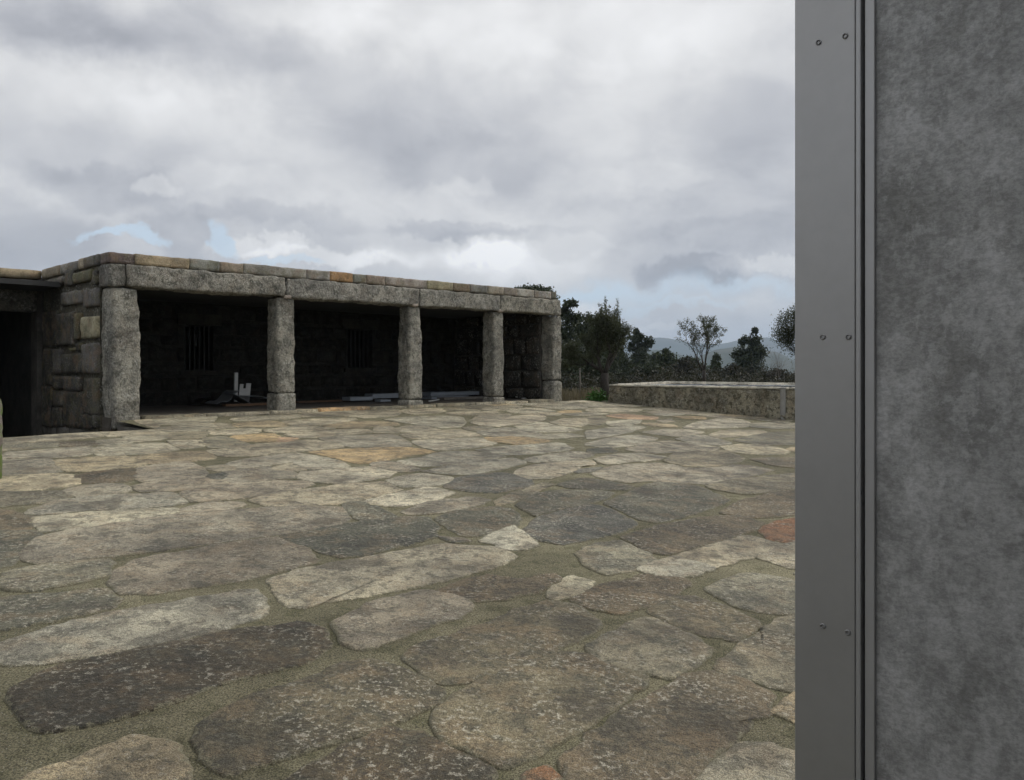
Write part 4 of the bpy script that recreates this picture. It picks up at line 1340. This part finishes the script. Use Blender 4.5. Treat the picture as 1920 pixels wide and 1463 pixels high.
# wood left of the near olive
bgtree('eucalyptus_tree', 1062, 46, 562, [(4, 572, 13, 9), (-4, 590, 14, 12), (12, 596, 12, 10), (-2, 618, 18, 18), (6, 648, 22, 22), (0, 684, 26, 26), (-6, 716, 30, 22)], 'tall ragged eucalyptus directly behind the right end of the portico', M_euc, .20, 900)
bgtree('oak_tree', 1098, 52, 588, [(0, 600, 16, 12), (-12, 620, 18, 16), (14, 624, 18, 16), (0, 650, 28, 20), (-10, 684, 30, 22), (12, 700, 30, 24)], 'rounded dark tree between the tall eucalyptus and the near olive', M_euc, .22, 900)
bgtree('umbrella_pine', 1002, 62, 537, [(-20, 546, 17, 6), (0, 543, 20, 6), (18, 547, 16, 7), (30, 556, 12, 8), (-4, 556, 26, 8)], 'flat-topped pine showing over the portico roof', M_pine, .24, 1300)
bgtree('eucalyptus_tree', 1196, 95, 616, [(-4, 622, 5, 5), (-10, 636, 8, 7), (4, 632, 6, 6), (20, 642, 8, 10), (6, 652, 11, 14), (-14, 650, 6, 7), (4, 674, 17, 14), (0, 700, 22, 20)], 'slender two-headed eucalyptus left of the sparse olive', M_euc, .34, 1500, .18)
bgtree('conifer', 1246, 85, 652, [(3, 662, 9, 9), (-6, 674, 12, 10), (8, 680, 15, 12), (0, 702, 22, 18)], 'broad green conifer just left of the sparse olive', M_pine, .30, 1300)
bgtree('conifer', 1160, 70, 655, [(0, 664, 10, 10), (-10, 680, 14, 14), (10, 684, 14, 14), (0, 710, 24, 18)], 'low dark tree right behind the near olive', M_euc, .26, 1100)
bgtree('conifer', 1342, 80, 664, [(1, 671, 6, 7), (0, 684, 10, 9), (-3, 702, 14, 14)], 'small yellow-green cone-shaped tree right of the sparse olive', M_pine, .26, 1300)
bgtree('eucalyptus_tree', 1408, 90, 613, [(6, 621, 5, 6), (-14, 640, 8, 9), (6, 640, 11, 10), (-20, 662, 13, 11), (10, 660, 17, 13), (-4, 680, 24, 15), (4, 704, 26, 18), (-16, 706, 16, 16)], 'broad eucalyptus with a tuft on top, right of the sparse olive', M_euc, .32, 1500, .2)
bgtree('oak_tree', 1284, 75, 668, [(0, 680, 12, 10), (-14, 694, 16, 14), (14, 700, 16, 14), (0, 716, 24, 12)], 'dark rounded tree below the sparse olive', M_brush, .26, 1100)
bgtree('oak_tree', 1374, 72, 682, [(0, 690, 12, 8), (-16, 704, 16, 12), (14, 704, 16, 12)], 'low brownish tree left of the broad eucalyptus', M_brush, .26, 1100)
bgtree('oak_tree', 1468, 66, 694, [(-8, 702, 14, 9), (8, 710, 14, 10), (-22, 708, 14, 10)], 'low dark bush at the right end of the wood', M_brush, .24, 1000)
bgtree('oak_tree', 1215, 64, 676, [(0, 690, 18, 12), (-18, 702, 18, 14), (18, 704, 18, 14)], 'low dark green tree under the slender eucalyptus', M_euc, .26, 1000)
bgtree('eucalyptus_tree', 1128, 60, 596, [(-6, 604, 8, 8), (8, 610, 9, 9), (-10, 624, 12, 10), (10, 630, 14, 12), (0, 650, 22, 16), (4, 680, 26, 22), (-4, 706, 28, 18)], 'eucalyptus standing behind the near olive', M_euc, .2, 1200)
bgtree('oak_tree', 1148, 78, 640, [(0, 650, 11, 10), (-12, 664, 13, 12), (12, 668, 14, 12), (0, 690, 24, 18)], 'mid green tree peeking out right of the near olive', M_pine, .24, 1300)
bgtree('oak_tree', 1226, 100, 664, [(0, 672, 9, 8), (-9, 682, 11, 9), (9, 686, 11, 9), (0, 700, 18, 12)], 'hazy tree between the slender eucalyptus and the conifer', M_euc, .3, 1500)
bgtree('oak_tree', 1302, 96, 672, [(0, 680, 10, 7), (-10, 690, 11, 9), (10, 692, 11, 9)], 'small far tree right behind the sparse olive trunk', M_pine, .3, 1500)
# bare grey tree
def bare(px, Y, top, label, seed):
    rng = np.random.default_rng(seed)
    p = at(px, 700, Y); z0 = wz(p.x, p.y)
    h = EYE + (HZ - top) / F * Y - z0
    root = empty('bare_tree', (p.x, p.y, z0))
    mb = MB(); tips = []
    mb.tube([(0, 0, -.3), (0, 0, h * .3)], [.12, .10], 6)
    for k in range(6):
        an = k * 1.05
        grow(mb, (0, 0, h * .28), (math.cos(an) * .5, math.sin(an) * .5, 1), h * .24, .05, 4, rng, tips, .45, .35, 3, 2)
    tz = max(q[2] for q in mb.v)
    mb.v = [(q[0], q[1], q[2] * h / tz if q[2] > 0 else q[2]) for q in mb.v]
    mb.obj('trunk', M_bark2, root)
    tag(root, label, 'tree')
bare(1462, 60, 642, 'leafless grey tree beside the broad eucalyptus', 3)
bare(1440, 68, 660, 'smaller leafless tree in front of the broad eucalyptus', 8)

def undergrowth():
    rng = np.random.default_rng(21)
    cs = []
    for i in range(380):
        px = rng.uniform(1000, 1540) if i < 230 else rng.uniform(1540, 2600); Y = rng.uniform(38, 76)
        p = at(px, 700, Y); z0 = wz(p.x, p.y)
        row = rng.uniform(683, 716) + (10 if px > 1420 else 0) if px < 1540 else rng.uniform(690, 722)
        topz = max(z0 + .8, EYE + (HZ - row) / F * Y)
        R = rng.uniform(.5, 1.5)
        for k in range(420):
            w = rng.normal(size=3); w /= np.linalg.norm(w)
            w *= rng.uniform(.55, 1.0)
            f = (w[2] * .5 + .5)
            cs.append((p.x + w[0] * R * (1.15 - .6 * f) + rng.normal() * .12, p.y + w[1] * R * (1.15 - .6 * f) + rng.normal() * .12, z0 + (topz - z0) * f + rng.normal() * .08))
    o = leaf_obj('undergrowth', leaf_mesh(cs, .15, .065, rng), M_brush)
    tag(o, 'brown-green thicket filling the foot of the wood', 'thicket', kind='stuff')
undergrowth()
def dry_grass():
    rng = np.random.default_rng(4)
    v = []
    for i in range(5200):
        s = rng.uniform(11.15, 17.5); vv = rng.uniform(.15, 5.5) if s < 15 else rng.uniform(2.5, 5.5)
        if s > 11.7 and vv < .2 + .32 * (s - 11.8): continue
        p = W(s, vv, terrain_z(s, vv) - .02)
        h = rng.uniform(.12, .40); a = rng.uniform(0, 6.28)
        d = Vector((math.cos(a), math.sin(a), 0)) * .007; l = Vector((rng.normal(), rng.normal(), 0)) * h * .22
        v += [p - d, p + d, p + d * .4 + l + Vector((0, 0, h)), p - d * .4 + l + Vector((0, 0, h))]
    o = leaf_obj('dry_grass', np.array([tuple(q) for q in v]), M_dry)
    tag(o, 'pale dry grass beyond the paving at the portico end', 'grass', kind='stuff')
dry_grass()
rng = np.random.default_rng(33)
b = gpos(1118, 21.9)
cs = [(rng.normal() * .13, rng.normal() * .13, abs(rng.normal()) * .12 + .03) for _ in range(900)]
sh = empty('green_shrub', b)
leaf_obj('foliage', leaf_mesh(cs, .07, .045, rng, .3), M_shrub, sh)
m = MB()
for k in range(8):
    a = k * .785
    m.tube([(0, 0, -.05), (math.cos(a) * .08, math.sin(a) * .08, .12), (math.cos(a) * .15, math.sin(a) * .15, .2)], [.008, .006, .003], 4)
m.obj('stem', M_bark, sh)
tag(sh, 'small bright green shrub at the foot of the near olive', 'shrub')
b = gpos(1087, 24.5)
m = MB().tube([(0, 0, -.3), (.01, 0, .4), (0, .01, EYE + (HZ - 690) / F * 24.5 - b.z)], [.028, .026, .022], 7)
o = m.obj('wooden_stake', M_wood2, loc=b, smooth=True)
tag(o, 'thin upright stake in the dry grass right of the portico', 'stake')

# ------------------------------------------------------------------ haze
def haze():
    o = mesh_obj('haze', *box_vf(-7000, 9000, -5500, 7000, -16, 330), None)
    m = bpy.data.materials.new('thin_haze'); m.use_nodes = True
    m.node_tree.nodes.clear()
    N = NT(m.node_tree)
    out = N.new('ShaderNodeOutputMaterial'); pv = N.new('ShaderNodeVolumePrincipled')
    pv.inputs['Color'].default_value = (.64, .79, 1.0, 1)
    pv.inputs['Density'].default_value = .00019
    pv.inputs['Anisotropy'].default_value = .2
    N.l.new(pv.outputs[0], out.inputs['Volume'])
    o.data.materials.append(m)
    tag(o, 'pale winter haze', 'haze', kind='stuff')
haze()
